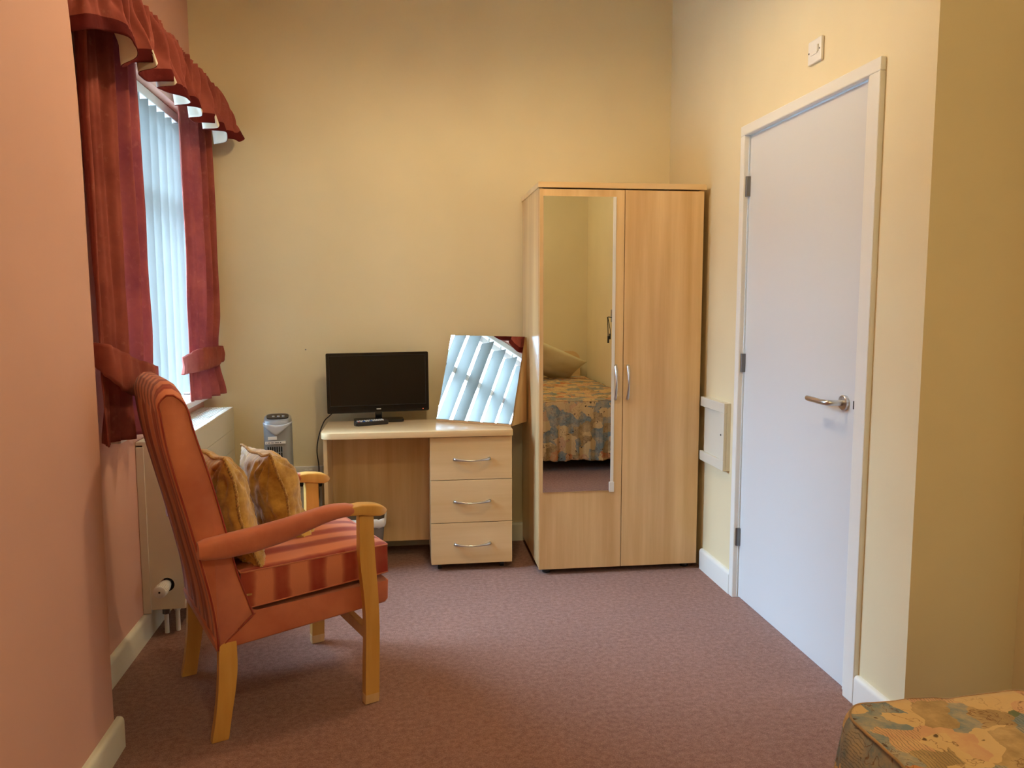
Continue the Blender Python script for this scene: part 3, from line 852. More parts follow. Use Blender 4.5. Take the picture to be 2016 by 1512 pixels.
def offset_in(P, d):
    n = len(P); out = []
    area = sum(P[i].x * P[(i + 1) % n].y - P[(i + 1) % n].x * P[i].y for i in range(n))
    sg = 1 if area > 0 else -1
    for i in range(n):
        t = (P[(i + 1) % n] - P[i - 1]).normalized()
        nrm = Vector((-t.y, t.x)) * sg
        out.append(P[i] + nrm * d)
    return out

rear = bez([(-0.254, 0.277, 0), (-0.268, 0.42, 0), (-0.312, 0.632, 0), (-0.367, 0.873, 0), (-0.385, 1.00, 0), (-0.387, 1.045, 0), (-0.372, 1.075, 0), (-0.345, 1.080, 0), (-0.318, 1.055, 0), (-0.303, 1.00, 0), (-0.290, 0.938, 0), (-0.249, 0.787, 0), (-0.213, 0.632, 0), (-0.186, 0.505, 0), (-0.144, 0.371, 0)], 70)
BP = resample([(p.x, p.y) for p in rear], 84)
b = bmesh.new()
HWB = 0.262
stations = []
for k in range(49):
    y = -HWB + 2 * HWB * k / 48
    e = HWB - abs(y); r = 0.020
    off = r - math.sqrt(max(0, r * r - (r - e) ** 2)) if e < r else 0
    stations.append((y, off))
stations = [(-HWB, 0.009), (-HWB + 0.003, 0.004), (-HWB + 0.008, 0.001)] + [s for s in stations if abs(s[0]) < HWB - 0.012] + [(HWB - 0.008, 0.001), (HWB - 0.003, 0.004), (HWB, 0.009)]
rings = []
for y, off in stations:
    Q = offset_in(BP, off); row = []
    for i, q in enumerate(Q):
        z = q.y
        # the top drops off towards the two shoulders
        sh = 0.030 * max(0, (abs(y) - 0.13) / 0.13) ** 2.4 if z > 1.0 else 0
        zz = z - sh * min(1, (z - 1.0) / 0.06) if z > 1.0 else z
        is_rear = i < 36
        rip = 0.0035 * math.sin(y * 62 + 1.3 * math.sin(z * 3)) * (1 if is_rear and z < 1.06 and abs(y) < 0.24 else 0) * min(1, max(0, (z - .28) / .1))
        row.append(b.verts.new((q.x + rip, y, zz)))
    rings.append(row)
n = len(BP)
for a, c in zip(rings, rings[1:]):
    for i in range(n): b.faces.new((a[i], a[(i + 1) % n], c[(i + 1) % n], c[i]))
cap = [b.faces.new(rings[0]), b.faces.new(rings[-1])]
for f in cap: f.material_index = 1
bmesh.ops.triangulate(b, faces=cap, ngon_method='EAR_CLIP')
o = auto_smooth(link('backrest', b, [m_str_y, m_plainfab], ch), 50)
bk = o
b = bmesh.new()
Q = offset_in(BP, 0.004)
for yy in (-HWB - 0.0005, HWB + 0.0005):
    pp = [(q.x, yy, q.y) for q in Q[:-3] if True]
    pp = [(x, y, z - (0.030 * ((abs(HWB) - 0.13) / 0.13) ** 2.4 * min(1, (z - 1.0) / 0.06) if z > 1.0 else 0)) for x, y, z in pp]
    tube(b, pp, 0.0028, 6)
link('piping', b, m_str_top, bk, True)

# upholstered seat rail (side panel mitred to the back)
b = bmesh.new()
prism(b, [(-0.256, 0.276), (0.276, 0.318), (0.288, 0.330), (0.290, 0.392), (0.280, 0.400), (-0.138, 0.373), (-0.170, 0.400), (-0.262, 0.310)], 'y', -0.259, 0.259, bev=0.008, seg=3)
auto_smooth(link('seat_rail', b, m_plainfab, ch), 40)
b = bmesh.new(); tube(b, [(-0.250, -0.2600, 0.284), (-0.142, -0.2600, 0.373)], 0.0013, 6); link('mitre_seam', b, m_str_top, ch)

# loose seat cushion
b = bmesh.new()
cx0, cx1, cy0, cy1 = -0.180, 0.288, -0.256, 0.254
def cush(sgn):
    def fn(u, v):
        x = cx0 + (cx1 - cx0) * u; y = cy0 + (cy1 - cy0) * v
        zb = 0.388 + 0.030 * u; zt = 0.502 + 0.010 * u
        e = min(u * (cx1 - cx0), (1 - u) * (cx1 - cx0), v * (cy1 - cy0), (1 - v) * (cy1 - cy0))
        cr = 1 - math.exp(-e / 0.06)
        if sgn > 0: z = zt + 0.020 * cr + 0.002 * math.sin(y * 30 + x * 9)
        else: z = zb + 0.002
        return Vector((x, y, z))
    return fn
top = grid(b, cush(1), 28, 30, mat=1); bot = grid(b, cush(-1), 28, 30, mat=0)
def ring_pts(z_fn, puff):
    pts = []
    for k in range(120):
        t = k / 120 * 4; s = t % 1; sd = int(t)
        u, v = ((s, 0), (1, s), (1 - s, 1), (0, 1 - s))[sd]
        x = cx0 + (cx1 - cx0) * u; y = cy0 + (cy1 - cy0) * v
        nx, ny = ((0, -1), (1, 0), (0, 1), (-1, 0))[sd]
        pf = puff * math.sin(PI * min(1, max(0, s))) ** 0.5
        pts.append(Vector((x + nx * pf, y + ny * pf, z_fn(u))))
    return pts
R0 = ring_pts(lambda u: 0.390 + 0.030 * u, 0.0); R1 = ring_pts(lambda u: 0.445 + 0.02 * u, 0.010); R2 = ring_pts(lambda u: 0.502 + 0.010 * u, 0.0)
def mid(A, Bp, f, puff=0.0): return [a.lerp(c, f) for a, c in zip(A, Bp)]
Rs = [R0, mid(R0, R1, 0.5), R1, mid(R1, R2, 0.5), R2]
VR = [[b.verts.new(p) for p in R] for R in Rs]
for a, c in zip(VR, VR[1:]):
    for k in range(120):
        f = b.faces.new((a[k], a[(k + 1) % 120], c[(k + 1) % 120], c[k]))
        f.material_index = 2 if 30 <= k < 60 else 0
bmesh.ops.remove_doubles(b, verts=b.verts, dist=0.0009)
sc = auto_smooth(link('seat_cushion', b, [m_str_x, m_str_top, m_str_y], ch), 50)
b = bmesh.new()
for R in (R0, R2): tube(b, [tuple(p) for p in R] + [tuple(R[0])], 0.0024, 6)
link('piping', b, m_plainfab, sc, True)
b = bmesh.new(); box(b, (-0.179, -0.2600, 0.430), (-0.150, -0.2560, 0.436)); link('zip', b, m_cord, sc)

def loft_x(bm, secs, seg=20, pw=0.55, mat=0):
    """secs: (x, yc, zc, half_w, half_h)"""
    rings = []
    for x, yc, zc, hw, hh in secs:
        ring = []
        for k in range(seg):
            t = 2 * PI * k / seg; cx, sy_ = math.cos(t), math.sin(t)
            ring.append(bm.verts.new((x, yc + hw * math.copysign(abs(cx) ** pw, cx), zc + hh * math.copysign(abs(sy_) ** pw, sy_))))
        rings.append(ring)
    for a, c in zip(rings, rings[1:]):
        for k in range(seg): bm.faces.new((a[k], a[(k + 1) % seg], c[(k + 1) % seg], c[k])).material_index = mat
    bm.faces.new(rings[0]).material_index = mat; bm.faces.new(rings[-1]).material_index = mat
    return bm

def interp(tab, x):
    for (a, va), (c, vc) in zip(tab, tab[1:]):
        if x <= c: return va + (vc - va) * (x - a) / (c - a)
    return tab[-1][1]
AT = [(-0.305, 0.622), (-0.22, 0.632), (-0.14, 0.640), (-0.06, 0.650), (0.01, 0.662), (0.06, 0.671), (0.10, 0.675), (0.14, 0.673), (0.165, 0.669)]
AB = [(-0.305, 0.566), (-0.22, 0.561), (-0.14, 0.566), (-0.05, 0.582), (0.02, 0.605), (0.076, 0.622), (0.12, 0.630), (0.165, 0.631)]
for s in (-1, 1):
    yc = s * 0.272
    b = bmesh.new(); secs = []
    for k in range(25):
        x = -0.300 + 0.465 * k / 24; zt, zb = interp(AT, x), interp(AB, x)
        e = 1.0 if 0 < k < 24 else 0.86
        secs.append((x, yc, (zt + zb) / 2, 0.028 * e, (zt - zb) / 2 * e))
    loft_x(b, secs, 24, 0.72)
    ar = auto_smooth(link('arm_pad', b, m_plainfab, ch), 60)
    b = bmesh.new()
    WT_ = [(0.150, 0.664), (0.19, 0.6665), (0.23, 0.662), (0.255, 0.655), (0.270, 0.646), (0.277, 0.637)]
    WB_ = [(0.150, 0.634), (0.19, 0.630), (0.23, 0.622), (0.255, 0.6195), (0.270, 0.624), (0.277, 0.633)]
    secs = []
    for k in range(19):
        x = 0.150 + 0.127 * (1 - (1 - k / 18) ** 1.5); zt, zb = interp(WT_, x), interp(WB_, x)
        secs.append((x, yc, (zt + zb) / 2, 0.0245 * (1 if x < 0.24 else math.sqrt(max(0.12, 1 - ((x - 0.24) / 0.042) ** 2))), (zt - zb) / 2))
    loft_x(b, secs, 28, 0.32)
    auto_smooth(link('arm_end', b, m_oak, ch), 40)

def leg(cen, w, y0, y1, bev=0.004):
    """flat sawn leg: cen = [(x_front, x_rear, z)]"""
    Pf = [c[0] for c in cen]
    pf = bez([(a, z, 0) for a, r, z in cen], 30); pr_ = bez([(r, z, 0) for a, r, z in cen], 30)
    b = bmesh.new(); prism(b, [(p.x, p.y) for p in pf] + [(p.x, p.y) for p in pr_[::-1]], 'y', y0, y1, bev=bev, seg=2)
    return b
for s in (-1, 1):
    y0, y1 = sorted((s * 0.257, s * 0.287))
    b = leg([(0.237, 0.190, 0.0), (0.240, 0.193, 0.12), (0.243, 0.197, 0.27), (0.240, 0.192, 0.37), (0.233, 0.182, 0.48), (0.230, 0.182, 0.56), (0.230, 0.183, 0.628)], 0, y0, y1)
    lg = auto_smooth(link('leg', b, m_oak, ch), 35)
    b = bmesh.new(); box(b, (0.1895, y0 - 0.0004, 0.0005), (0.2375, y1 + 0.0004, 0.034), 0.003); link('leg_tip', b, m_beech, lg)
for s in (-1, 1):
    y0, y1 = sorted((s * 0.232, s * 0.262))
    b = leg([(-0.233, -0.281, 0.0), (-0.222, -0.268, 0.07), (-0.208, -0.258, 0.15), (-0.200, -0.253, 0.22), (-0.200, -0.250, 0.30)], 0, y0, y1)
    auto_smooth(link('leg', b, m_oak, ch), 35)
link('front_stretcher', B((0.205, -0.258, 0.205), (0.228, 0.258, 0.245), 0.003), m_oak, ch)
b = bmesh.new(); box(b, (-0.24, -0.235, 0.255), (-0.215, 0.235, 0.285)); link('rear_cross_rail', b, m_oak, ch)

# ---- two mustard cushions
from mathutils import noise as mn
def make_cushion(name, label, center, up, nearv, w, h, th, seed, group, bow=0.0):
    """center local to the chair; up / nearv are unit axes (height, width)"""
    t = thing(name, label, 'cushion', group=group)
    Mch = Matrix.Translation((-0.42, 2.68, 0)) @ Matrix.Rotation(CHA, 4, 'Z')
    up = Vector(up).normalized(); nv = Vector(nearv); nv = (nv - up * nv.dot(up)).normalized(); fw = nv.cross(up).normalized()
    R = Matrix((nv, up, fw)).transposed().to_4x4(); R.translation = Vector(center)
    t.matrix_world = Mch @ R
    def edge(u, v):
        # pulled-in sides, pointed corners
        px = u * (w / 2) * (1 - 0.09 * (1 - v * v) ** 1.0 * 1.0); py = v * (h / 2) * (1 - 0.09 * (1 - u * u))
        return px, py
    def bend(v): return bow * (math.exp(-((v + 0.35) / 0.55) ** 2) - 0.15)
    def surf(sg):
        def fn(a, c):
            u, v = a * 2 - 1, c * 2 - 1
            px, py = edge(u, v)
            q = max(0, (1 - abs(u) ** 2.6)) ** 0.55 * max(0, (1 - abs(v) ** 2.6)) ** 0.55
            z = th / 2 * q
            m = min(1, q * 2.2)
            P0 = Vector((px * 6 + seed, py * 6, sg * 3.0))
            z += m * (0.016 * mn.noise(P0 * 1.3) + 0.022 * abs(mn.noise(Vector((px * 26 + seed + 2 * mn.noise(P0), py * 9, sg)))) - 0.006 + 0.006 * mn.noise(P0 * 5) + 0.003 * mn.noise(P0 * 12))
            # creases radiating from the corners
            for cu in (-1, 1):
                for cv in (-1, 1):
                    du, dv = u - cu, v - cv; r = math.hypot(du, dv); an = math.atan2(dv * cv, du * cu)
                    z += m * 0.011 * math.sin(an * 14 + seed) * math.exp(-((r - 0.35) / 0.28) ** 2)
            return Vector((px, py, sg * z + bend(v)))
        return fn
    b = bmesh.new(); grid(b, surf(1), 56, 56); grid(b, surf(-1), 56, 56)
    bmesh.ops.remove_doubles(b, verts=b.verts, dist=0.0006)
    link('cushion_cover', b, m_gold, t, True)
    pts = []
    for k in range(160):
        s = k / 160 * 4; f = s % 1; sd = int(s)
        u, v = ((2 * f - 1, -1), (1, 2 * f - 1), (1 - 2 * f, 1), (-1, 1 - 2 * f))[sd]
        px, py = edge(u, v); pts.append(Vector((px, py, bend(v) + 0.003 * math.sin(k * 0.35 + seed))))
    b = bmesh.new()
    # two strands twisted together
    for ph in (0, PI):
        q = []
        for k in range(len(pts) * 4 + 1):
            i = k / 4; a = pts[int(i) % 160]; c = pts[(int(i) + 1) % 160]; p = a.lerp(c, i % 1)
            d = (c - a).normalized(); n1 = Vector((0, 0, 1)); n2 = d.cross(n1)
            ang = k * 0.75 + ph
            q.append(p + (n1 * math.cos(ang) + n2 * math.sin(ang)) * 0.0026)
        tube(b, q, 0.0028, 6)
    link('twisted_cord_edge', b, m_cord, t, True)
    return t
make_cushion('cushion', 'mustard gold corded cushion standing in front, nearer the chair front edge', (0.040, 0.110, 0.628), (-0.165, 0.02, 0.345), (0.06, -1, -0.06), 0.37, 0.375, 0.165, 1.7, None, 0.040)
make_cushion('cushion', 'mustard gold corded cushion behind, leaning on the striped chair backrest', (-0.160, -0.045, 0.655), (-0.105, 0.02, 0.36), (0.05, -1, -0.03), 0.38, 0.37, 0.140, 5.1, None, 0.020)

# ================================================================== CURTAINS
def fold(u, n, ph): 
    a = 2 * PI * n * u + ph
    return math.sin(a + 0.9 * math.sin(a * 0.37 + 1)) * 0.8 + 0.26 * math.sin(2.3 * a + 0.9) + 0.10 * math.sin(5.1 * a)
def lerp_tab(tab, z):
    # tab sorted by descending z : (z, ...)
    if z >= tab[0][0]: return tab[0][1:]
    for a, c in zip(tab, tab[1:]):
        if z >= c[0]:
            t = (z - a[0]) / (c[0] - a[0]); t = t * t * (3 - 2 * t)
            return tuple(p + (q - p) * t for p, q in zip(a[1:], c[1:]))
    return tab[-1][1:]
def curtain(name, label, tab, nf, ph, seed, slant=0.0):
    """tab rows: z, y0, y1, x_centre, amplitude"""
    t = thing(name, label, 'curtain', (XL, (tab[0][1] + tab[0][2]) / 2, tab[0][0]))
    ox, oy, oz = t.location
    zt, zb = tab[0][0], tab[-1][0]
    def fn(u, v):
        z = zb + (zt - zb) * v
        y0, y1, xc, am = lerp_tab(tab, z)
        uu = u + 0.018 * math.sin(z * 2.3 + u * 9 + seed)
        y = y0 + (y1 - y0) * u
        x = xc + slant * (u - 0.5) + am * fold(uu, nf, ph + 0.35 * math.sin(z * 1.4 + seed)) + 0.006 * mn.noise(Vector((u * 5, z * 3, seed)))
        # free edges fall back towards the wall
        x -= 0.015 * (abs(2 * u - 1) ** 8)
        return Vector((x - ox, y - oy, z - oz))
    b = bmesh.new(); grid(b, fn, 150, 90)
    o = link('drape', b, [m_velvet, m_lining], t, True); solid(o, 0.005, 0)
    return t, fn
LT = [(2.26, 2.66, 3.05, -0.945, 0.034), (1.9, 2.66, 3.06, -0.942, 0.032), (1.5, 2.665, 3.08, -0.938, 0.028), (1.2, 2.67, 3.09, -0.935, 0.024), (1.08, 2.67, 3.08, -0.930, 0.020), (0.98, 2.66, 3.06, -0.925, 0.024), (0.845, 2.63, 3.02, -0.915, 0.034)]
RT = [(2.26, 3.865, 4.17, -0.935, 0.022), (1.9, 3.86, 4.175, -0.930, 0.024), (1.5, 3.85, 4.18, -0.925, 0.024), (1.25, 3.82, 4.18, -0.922, 0.022), (1.09, 3.81, 4.14, -0.920, 0.014), (1.00, 3.80, 4.14, -0.920, 0.016), (0.848, 3.77, 4.175, -0.912, 0.028)]
cl, fL = curtain('curtain', 'near rust red velvet curtain tied back with band, behind the armchair', LT, 3.1, 0.6, 1.0, 0.03)
cr, fR = curtain('curtain', 'far rust pink velvet curtain gathered by tieback beside the back wall', RT, 3.4, 2.2, 4.0, 0.05)
def band(t, pts, h0, h1, name='tieback'):
    """flat cloth band through pts (centre line), heights from h0 to h1 at the middle"""
    ox, oy, oz = t.location
    P_ = bez(pts, 60); n = len(P_)
    def fn(u, v):
        i = min(n - 1, int(u * (n - 1))); f = u * (n - 1) - i
        p = P_[i].lerp(P_[min(n - 1, i + 1)], f)
        h = h0 + (h1 - h0) * math.sin(PI * min(1, u * 1.05)) ** 1.5
        wr = 0.003 * math.sin(u * 40 + v * 3) + 0.002 * math.sin(u * 90)
        d = (v - 0.5)
        q = Vector((p.x + wr - 0.01 * abs(d), p.y, p.z + h * d))
        return q - Vector((ox, oy, oz))
    b = bmesh.new(); grid(b, fn, 90, 10)
    o = link(name, b, m_velvet, t, True); solid(o, 0.006, 0); return o
band(cl, [(-0.985, 2.70, 1.135), (-0.968, 2.655, 1.145), (-0.930, 2.620, 1.135), (-0.896, 2.625, 1.115), (-0.882, 2.69, 1.083), (-0.880, 2.81, 1.050), (-0.884, 2.95, 1.030), (-0.893, 3.09, 1.018), (-0.925, 3.165, 1.015), (-0.965, 3.16, 1.03), (-0.985, 3.02, 1.09)], 0.040, 0.130)
band(cr, [(-0.988, 3.90, 1.00), (-0.985, 3.80, 1.005), (-0.958, 3.775, 1.02), (-0.915, 3.785, 1.035), (-0.893, 3.86, 1.04), (-0.882, 3.96, 1.04), (-0.872, 4.07, 1.045), (-0.885, 4.15, 1.05), (-0.985, 4.17, 1.06)], 0.06, 0.105)
def holdback(y, z, label):
    t = thing('curtain_hook', label, 'hook', (XL, y, z))
    b = bmesh.new(); lathe(b, [(0.013, 0.0), (0.013, 0.003), (0.004, 0.006), (0.004, 0.030), (0.009, 0.034), (0.0115, 0.042), (0.008, 0.049), (0.0, 0.051)], 20, axis='x')
    link('hook_knob', b, m_brass, t, True)
    b = bmesh.new(); pts = [(0.022 + 0.004 * math.sin(k), 0.004 * k * 0, 0) for k in range(2)]
    ring = [(0.024, 0.012 * math.cos(a), -0.006 + 0.012 * math.sin(a)) for a in [2 * PI * k / 20 for k in range(21)]]
    tube(b, ring, 0.0015, 6, cap=False); link('hook_ring', b, m_brass, t, True)
holdback(2.640, 1.150, 'brass tieback hook on the pink wall left of near curtain')

# valance
vt = thing('curtain_valance', 'gathered rust red velvet valance with dark band above the window', 'valance', (XL, 3.27, 2.30))
VT, VB = 2.302, 2.055
path = bez([(-0.99, 2.452, 0), (-0.93, 2.447, 0), (-0.872, 2.447, 0), (-0.852, 2.470, 0), (-0.850, 2.56, 0), (-0.850, 2.8, 0), (-0.850, 3.1, 0), (-0.850, 3.4, 0), (-0.850, 3.7, 0), (-0.850, 3.95, 0), (-0.851, 4.07, 0), (-0.868, 4.115, 0), (-0.92, 4.125, 0), (-0.99, 4.125, 0)], 200)
VP_ = resample([(p.x, p.y) for p in path], 460, closed=False)
Lp = sum((a - c).length for a, c in zip(VP_, VP_[1:]))
def val_fn(u, v):
    f = u * 459; i = min(458, int(f)); p = VP_[i].lerp(VP_[i + 1], f - i)
    i0, i1 = max(0, i - 6), min(459, i + 7); d = (VP_[i1] - VP_[i0]).normalized(); nrm = Vector((d.y, -d.x))
    s = u * Lp; k = 1 - v                       # k = 0 at heading, 1 at hem
    ph = 2 * PI * (s / 0.215 + 0.55 * mn.noise(Vector((s * 4.2, 3.1, 0)))) + 0.5
    big = 0.5 + 0.5 * math.tanh(2.2 * math.sin(ph)) / math.tanh(2.2)
    med = math.sin(2 * PI * s / 0.075 + 2.4 * mn.noise(Vector((s * 9, 0, 7))) * 3)
    fine = math.sin(2 * PI * s / 0.030 + 5 * mn.noise(Vector((s * 14, k * 1.5, 0))))
    end = math.exp(-((s - (Lp - 0.11)) / 0.06) ** 2)
    off = 0.015 * fine * (1 - k) ** 1.2 + 0.021 * med * math.sin(PI * min(1, k * 1.2 + .1)) + 0.045 * k ** 1.1 + (big - 0.45) * 0.075 * k ** 0.8 + 0.065 * end * k
    tang = 0.030 * k * math.cos(ph)
    q = p + nrm * off + d * tang
    z = VT - (VT - VB) * k + k * (0.018 * math.sin(ph + 1.6) + 0.030 * mn.noise(Vector((s * 9, 1, 2)))) + 0.006 * (1 - k) * mn.noise(Vector((s * 40, 0, 0))) + 0.085 * end * k
    return Vector((min(q.x, -0.70) - XL, min(q.y, 4.195) - 3.27, z - 2.30))
b = bmesh.new(); grid(b, val_fn, 700, 30, matfn=lambda u, v: 1 if v < 0.15 else 0)
fr = link('valance_cloth', b, [m_velvet, m_hem, m_lining, m_lining], vt, True); solid(fr, 0.004, 0, 2, 0)
link('pelmet_board', B((0.001, 2.46 - 3.27, -0.040), (0.135, 4.11 - 3.27, -0.022)), m_gloss, vt)
for yy in (2.62, 3.30, 3.98): link('board_bracket', B((0.0, yy - 3.27 - 0.01, -0.09), (0.04, yy - 3.27 + 0.01, -0.040)), m_white_pl, vt)

# vertical blinds
vb = thing('vertical_blind', 'white vertical blind with translucent vanes hanging in window', 'blind', (-1.062, 3.44, 2.15))
link('headrail', B((-0.024, WY0 + 0.006 - 3.44, 0.006), (0.022, WY1 - 0.006 - 3.44, 0.048), 0.004), m_white_pl, vb)
VA = math.radians(162)
k = 0; y = 2.965
while y < 4.13:
    va = VA + math.radians(random.uniform(-2.5, 2.5))
    dx, dy = math.cos(va) * 0.0635, math.sin(va) * 0.0635
    b = bmesh.new()
    def vfn(u, v):
        s = 2 * u - 1
        return Vector((dx * s - dy / 0.0635 * 0.004 * (1 - s * s), y - 3.44 + dy * s + dx / 0.0635 * 0.004 * (1 - s * s), -1.285 + 1.262 * v))
    grid(b, vfn, 9, 2)
    vn = link('vane', b, m_blind, vb, True); 
    b = bmesh.new(); box(b, (-0.004, y - 3.44 - 0.006, -0.024), (0.004, y - 3.44 + 0.006, 0.008)); 
    link('vane_hanger', b, m_white_pl, vn)
    b = bmesh.new(); tube(b, [(-dx * .95, y - 3.44 - dy * .95, -1.282), (dx * .95, y - 3.44 + dy * .95, -1.282)], 0.004, 6); link('vane_weight', b, m_white_pl, vn)
    y += 0.113
b = bmesh.new(); cpts = []
for i in range(11):
    y0_ = 2.965 + 0.113 * i - 3.44
    cpts += [(0.028, y0_ - 0.05, -1.278), (0.030, y0_, -1.286), (0.028, y0_ + 0.05, -1.278)]
tube(b, cpts, 0.0012, 5); link('bottom_chain', b, m_white_pl, vb)

# ================================================================== PENDANT LAMP
LX, LYY, LZ = LAMP_XYZ
lp = thing('pendant_lamp', 'pendant ceiling lamp with drum shade above the chair and door', 'lamp', (LX, LYY, LZ))
b = bmesh.new(); lathe(b, [(0.205, -0.024), (0.165, 0.16)], 64)
for f in [f for f in b.faces if len(f.verts) > 4]: b.faces.remove(f)
o = link('lamp_shade', b, m_shade, lp, True); solid(o, 0.002, 0)
b = bmesh.new(); lathe(b, [(0.0, -0.058), (0.03, -0.050), (0.052, -0.028), (0.058, 0.0), (0.052, 0.026), (0.03, 0.05), (0.016, 0.065)], 28)
bl = link('bulb', b, plain('warm_glowing_bulb', (1, 0.9, 0.7, 1), 0.5, emit=LAMP_COL, es=LAMP_STR), lp, True)
b = bmesh.new(); lathe(b, [(0.018, 0.062), (0.02, 0.12), (0.006, 0.135)], 18); tube(b, [(0, 0, 0.13), (0, 0, ZC - LZ - 0.03)], 0.004, 8)
link('flex_and_holder', b, m_white_pl, lp)
b = bmesh.new(); lathe(b, [(0.05, ZC - LZ - 0.001), (0.045, ZC - LZ - 0.02), (0.015, ZC - LZ - 0.035)], 28); link('ceiling_rose', b, m_white_pl, lp, True)
b = bmesh.new()
for a in (0, 2 * PI / 3, 4 * PI / 3): tube(b, [(0.02 * math.cos(a), 0.02 * math.sin(a), 0.12), (0.164 * math.cos(a), 0.164 * math.sin(a), 0.158)], 0.002, 6)
link('shade_spokes', b, m_steel, lp)

fl = thing('added_ceiling_light', 'unseen round ceiling light added to brighten the bed end of the room', 'lamp', (REAR_XY[0], REAR_XY[1], ZC))  # unseen lamp behind the camera, added to lift alcove, chair and floor
b = bmesh.new(); lathe(b, [(0.17, 0.0), (0.172, -0.02), (0.165, -0.03)], 40); link('light_base', b, m_white_pl, fl, True)
b = bmesh.new(); lathe(b, [(0.162, -0.028), (0.155, -0.055), (0.11, -0.078), (0.05, -0.088), (0.0, -0.09)], 40); link('opal_diffuser', b, plain('opal_lit_diffuser', (0.9, 0.85, 0.7, 1), 0.5, emit=REAR_COL, es=REAR_STR), fl, True)

# ================================================================== BED IN THE ALCOVE
BX0, BX1, BY0, BY1, BT = 0.80, 1.755, -0.70, 1.325, 0.545
bd = thing('bed', 'single bed with dark divan base and beech headboard beside the alcove wall', 'bed', (1.28, 0.3, 0))
link('divan_base', B((BX0 + 0.03 - 1.28, BY0 - 0.3, 0.12), (BX1 - 0.01 - 1.28, BY1 - 0.04 - 0.3, 0.33), 0.01), m_dark_fab, bd)
link('mattress', B((BX0 + 0.02 - 1.28, BY0 - 0.3, 0.331), (BX1 - 0.01 - 1.28, BY1 - 0.03 - 0.3, BT - 0.014), 0.03, 4), m_pillow, bd)
for x in (BX0 + 0.1, BX1 - 0.1):
    for y in (BY0 + 0.12, BY1 - 0.15):
        b = bmesh.new(); lathe(b, [(0.022, 0.0), (0.025, 0.01), (0.022, 0.12)], 18, origin=(x - 1.28, y - 0.3, 0)); link('leg', b, m_black, bd, True)
b = bmesh.new(); prism(b, [(x, z + 0.55) for x, z in rrect(0.86, 0.50, 0.09, 8)], 'y', BY0 - 0.032 - 0.3, BY0 - 0.006 - 0.3, bev=0.004)
link('headboard', b, m_beech_h, bd)

b = bmesh.new()
RC, DROP = 0.07, 0.455
def left_x(y):
    return BX0 + (RC - math.sqrt(max(0, RC * RC - (y - (BY1 - RC)) ** 2)) if y > BY1 - RC else 0)
def ripple(x, y): return 0.008 * mn.noise(Vector((x * 7, y * 7, 1.0))) + 0.0035 * mn.noise(Vector((x * 26, y * 26, 4)))
OX, OY = 1.28, 0.3
def topf(u, v):
    vv = 1 - (1 - v) ** 1.0; y = BY0 + (BY1 - BY0) * vv; y = min(y, BY1 - 0.0005)
    xl = left_x(y); x = xl + (BX1 - xl) * u
    return Vector((x - OX, y - OY, BT + ripple(x, y)))
def topuv(u, v):
    p = topf(u, v); return (p.x + OX, p.y + OY)
grid(b, topf, 70, 150, uvfn=topuv)
# skirt: left side, rounded corner, foot side
sk = [(BX0, BY0 + (BY1 - RC - BY0) * k / 110) for k in range(111)]
sk += [(BX0 + RC - RC * math.cos(PI / 2 * k / 16), BY1 - RC + RC * math.sin(PI / 2 * k / 16)) for k in range(1, 17)]
sk += [(BX0 + RC + (BX1 - BX0 - RC) * k / 80, BY1) for k in range(1, 81)]
ns = len(sk); acc = [0]
for p, q in zip(sk, sk[1:]): acc.append(acc[-1] + math.hypot(q[0] - p[0], q[1] - p[1]))
def skf(u, v):
    i = min(ns - 1, int(round(u * (ns - 1)))); x, y = sk[i]
    a, c = sk[max(0, i - 1)], sk[min(ns - 1, i + 1)]; d = Vector((c[0] - a[0], c[1] - a[1])).normalized(); nr = Vector((-d.y, d.x))
    s = acc[i]; k = v
    crn = math.exp(-((s - (BY1 - RC - BY0 + 0.055)) / 0.10) ** 2)
    rip = (0.010 + 0.010 * math.exp(-((s - 1.75) / 0.3) ** 2)) * math.sin(2 * PI * s / 0.085 + 1.6 * math.sin(s * 6)) + 0.004 * math.sin(2 * PI * s / 0.032)
    off = (0.012 * (1 - math.exp(-k * 18))) + rip * min(1, k * 2.2) * (0.7 + 0.8 * k) + 0.020 * k + 0.035 * crn * k + 0.040 * crn * k * math.sin(s * 75)
    if x > XR - 0.0 and False: off *= 1
    puck = 0.003 * math.sin(2 * PI * s / 0.018) * math.exp(-((k - 0.03) / 0.05) ** 2)
    z = BT + (ripple(x, y) if k == 0 else 0) - DROP * k + 0.006 * math.sin(2 * PI * s / 0.3) * k
    if k > 0: z += puck
    return Vector((x + nr.x * (off + puck) - OX, y + nr.y * (off + puck) - OY, z))
def skuv(u, v):
    i = min(ns - 1, max(0, int(round(u * (ns - 1))))); x, y = sk[i]
    a, c = sk[max(0, i - 1)], sk[min(ns - 1, i + 1)]; d = Vector((c[0] - a[0], c[1] - a[1])).normalized(); nr = Vector((-d.y, d.x))
    return (x + nr.x * DROP * v, y + nr.y * DROP * v)
grid(b, skf, ns, 40, uvfn=skuv)
bmesh.ops.remove_doubles(b, verts=b.verts, dist=0.001)
bsd = thing('bedspread', 'patchwork-print bedspread in ochre, blue-grey and orange draped over the bed', 'bedspread', (OX, OY, 0))
o = link('spread_cloth', b, m_spread, bsd, True); solid(o, 0.004, -1)
b = bmesh.new(); tube(b, [(x - OX + (0.004 if False else 0), y - OY, BT - 0.002 + ripple(x, y)) for x, y in sk], 0.0028, 6)
link('edge_seam', b, blotchy('seam_ochre_cotton', lin(190, 140, 84), lin(120, 100, 70), 9, 0.9), bsd, True)

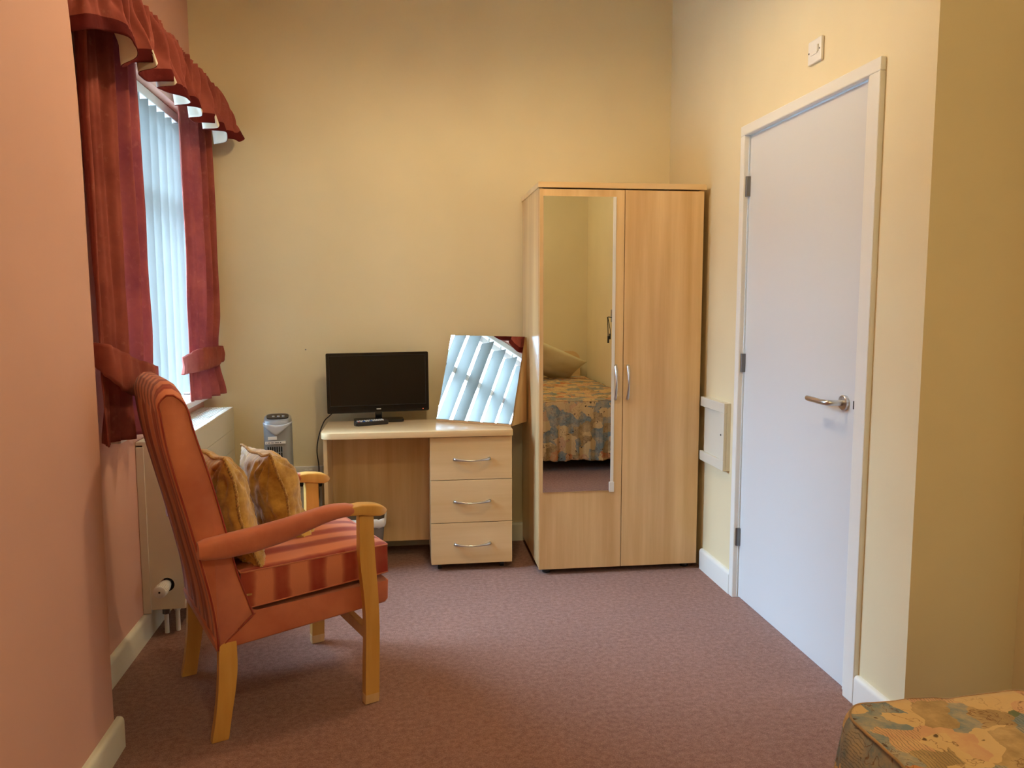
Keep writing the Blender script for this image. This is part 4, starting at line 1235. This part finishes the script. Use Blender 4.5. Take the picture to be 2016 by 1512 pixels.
pw_ = thing('pillow', 'cream pillow propped against the headboard on the bed', 'pillow', (1.30, -0.46, 0.735))
b = bmesh.new()
def pil(sg):
    def fn(a, c):
        u, v = a * 2 - 1, c * 2 - 1
        q = max(0, 1 - abs(u) ** 2.4) ** 0.6 * max(0, 1 - abs(v) ** 2.4) ** 0.6
        px = u * 0.36 * (1 - 0.06 * (1 - v * v)); py = v * 0.23 * (1 - 0.06 * (1 - u * u))
        z = 0.07 * q + min(1, q * 2) * 0.012 * mn.noise(Vector((px * 7, py * 10, sg)))
        return Vector((px, py, sg * z))
    return fn
grid(b, pil(1), 40, 40); grid(b, pil(-1), 40, 40); bmesh.ops.remove_doubles(b, verts=b.verts, dist=0.0008)
link('pillowcase', b, m_pillow, pw_, True)
pw_.rotation_euler = (math.radians(38), math.radians(24), math.radians(-6))

cpn = thing('call_point', 'grey bedside call unit with black lead on the alcove wall', 'call unit', (XA, 0.40, 1.17))
link('unit_body', B((-0.035, -0.045, -0.05), (-0.0, 0.045, 0.06), 0.004), m_silver_pl, cpn)
link('orange_switch', B((-0.038, 0.010, 0.005), (-0.034, 0.038, 0.045)), plain('amber_plastic', lin(200, 140, 50), 0.5), cpn)
b = bmesh.new(); tube(b, bez([(-0.03, 0.0, -0.01), (-0.075, 0.02, -0.005), (-0.078, 0.03, -0.03), (-0.075, 0.03, -0.12), (-0.072, 0.03, -0.22)]), 0.004, 8)
tube(b, [(-0.072, 0.03, -0.17), (-0.072, 0.03, -0.23)], 0.008, 8)
tube(b, bez([(-0.075, 0.02, -0.005), (-0.055, 0.0, -0.08), (-0.042, -0.02, -0.13), (-0.048, -0.01, -0.2)]), 0.003, 8); tube(b, [(-0.047, -0.012, -0.15), (-0.048, -0.01, -0.20)], 0.0075, 8)
link('black_lead', b, m_cable, cpn, True)
b = bmesh.new(); tube(b, bez([(-0.012, -0.02, -0.05), (-0.015, -0.03, -0.3), (-0.02, -0.02, -0.5), (-0.025, 0.0, -0.58)]), 0.003, 6); link('white_lead', b, m_white_pl, cpn, True)
sk2 = thing('wall_socket', 'small white socket on the alcove wall below the call unit', 'socket', (XA, 0.36, 0.90))
link('socket_plate', B((-0.011, -0.043, -0.043), (0, 0.043, 0.043), 0.003), m_white_pl, sk2)
link('socket_rocker', B((-0.015, -0.01, 0.01), (-0.0105, 0.01, 0.03), 0.001), m_white_pl, sk2)

# ================================================================== OUTSIDE THE WINDOW
struct(link('ground', B((-14, -6, -0.5), (-1.32, 14, -0.3)), m_ground), 'paving outside the window')
nb = thing('neighbouring_building', 'pale brick building across the yard outside the window', 'building', (-9.0, 3.0, -0.3))
b = bmesh.new(); box(b, (-3, -6, 0), (0, 7, 3.0)); link('wall', b, m_brick, nb)
b = bmesh.new(); prism(b, [(0.4, 2.95), (-1.5, 4.2), (-3.4, 2.95)], 'y', -6.3, 7.3); link('roof', b, blotchy('slate_roof', lin(96, 100, 108), lin(70, 72, 80), 4, 0.8), nb)
for y in (-4, -1.5, 1.0, 3.5, 5.5):
    f = link('window', B((-0.05, y - 0.6, 0.9), (0.04, y + 0.6, 2.2)), m_white_pl, nb)
    link('pane', B((0.035, y - 0.52, 0.98), (0.045, y + 0.52, 2.12)), plain('dark_outdoor_glass', (0.05, 0.07, 0.09, 1), 0.1), f)
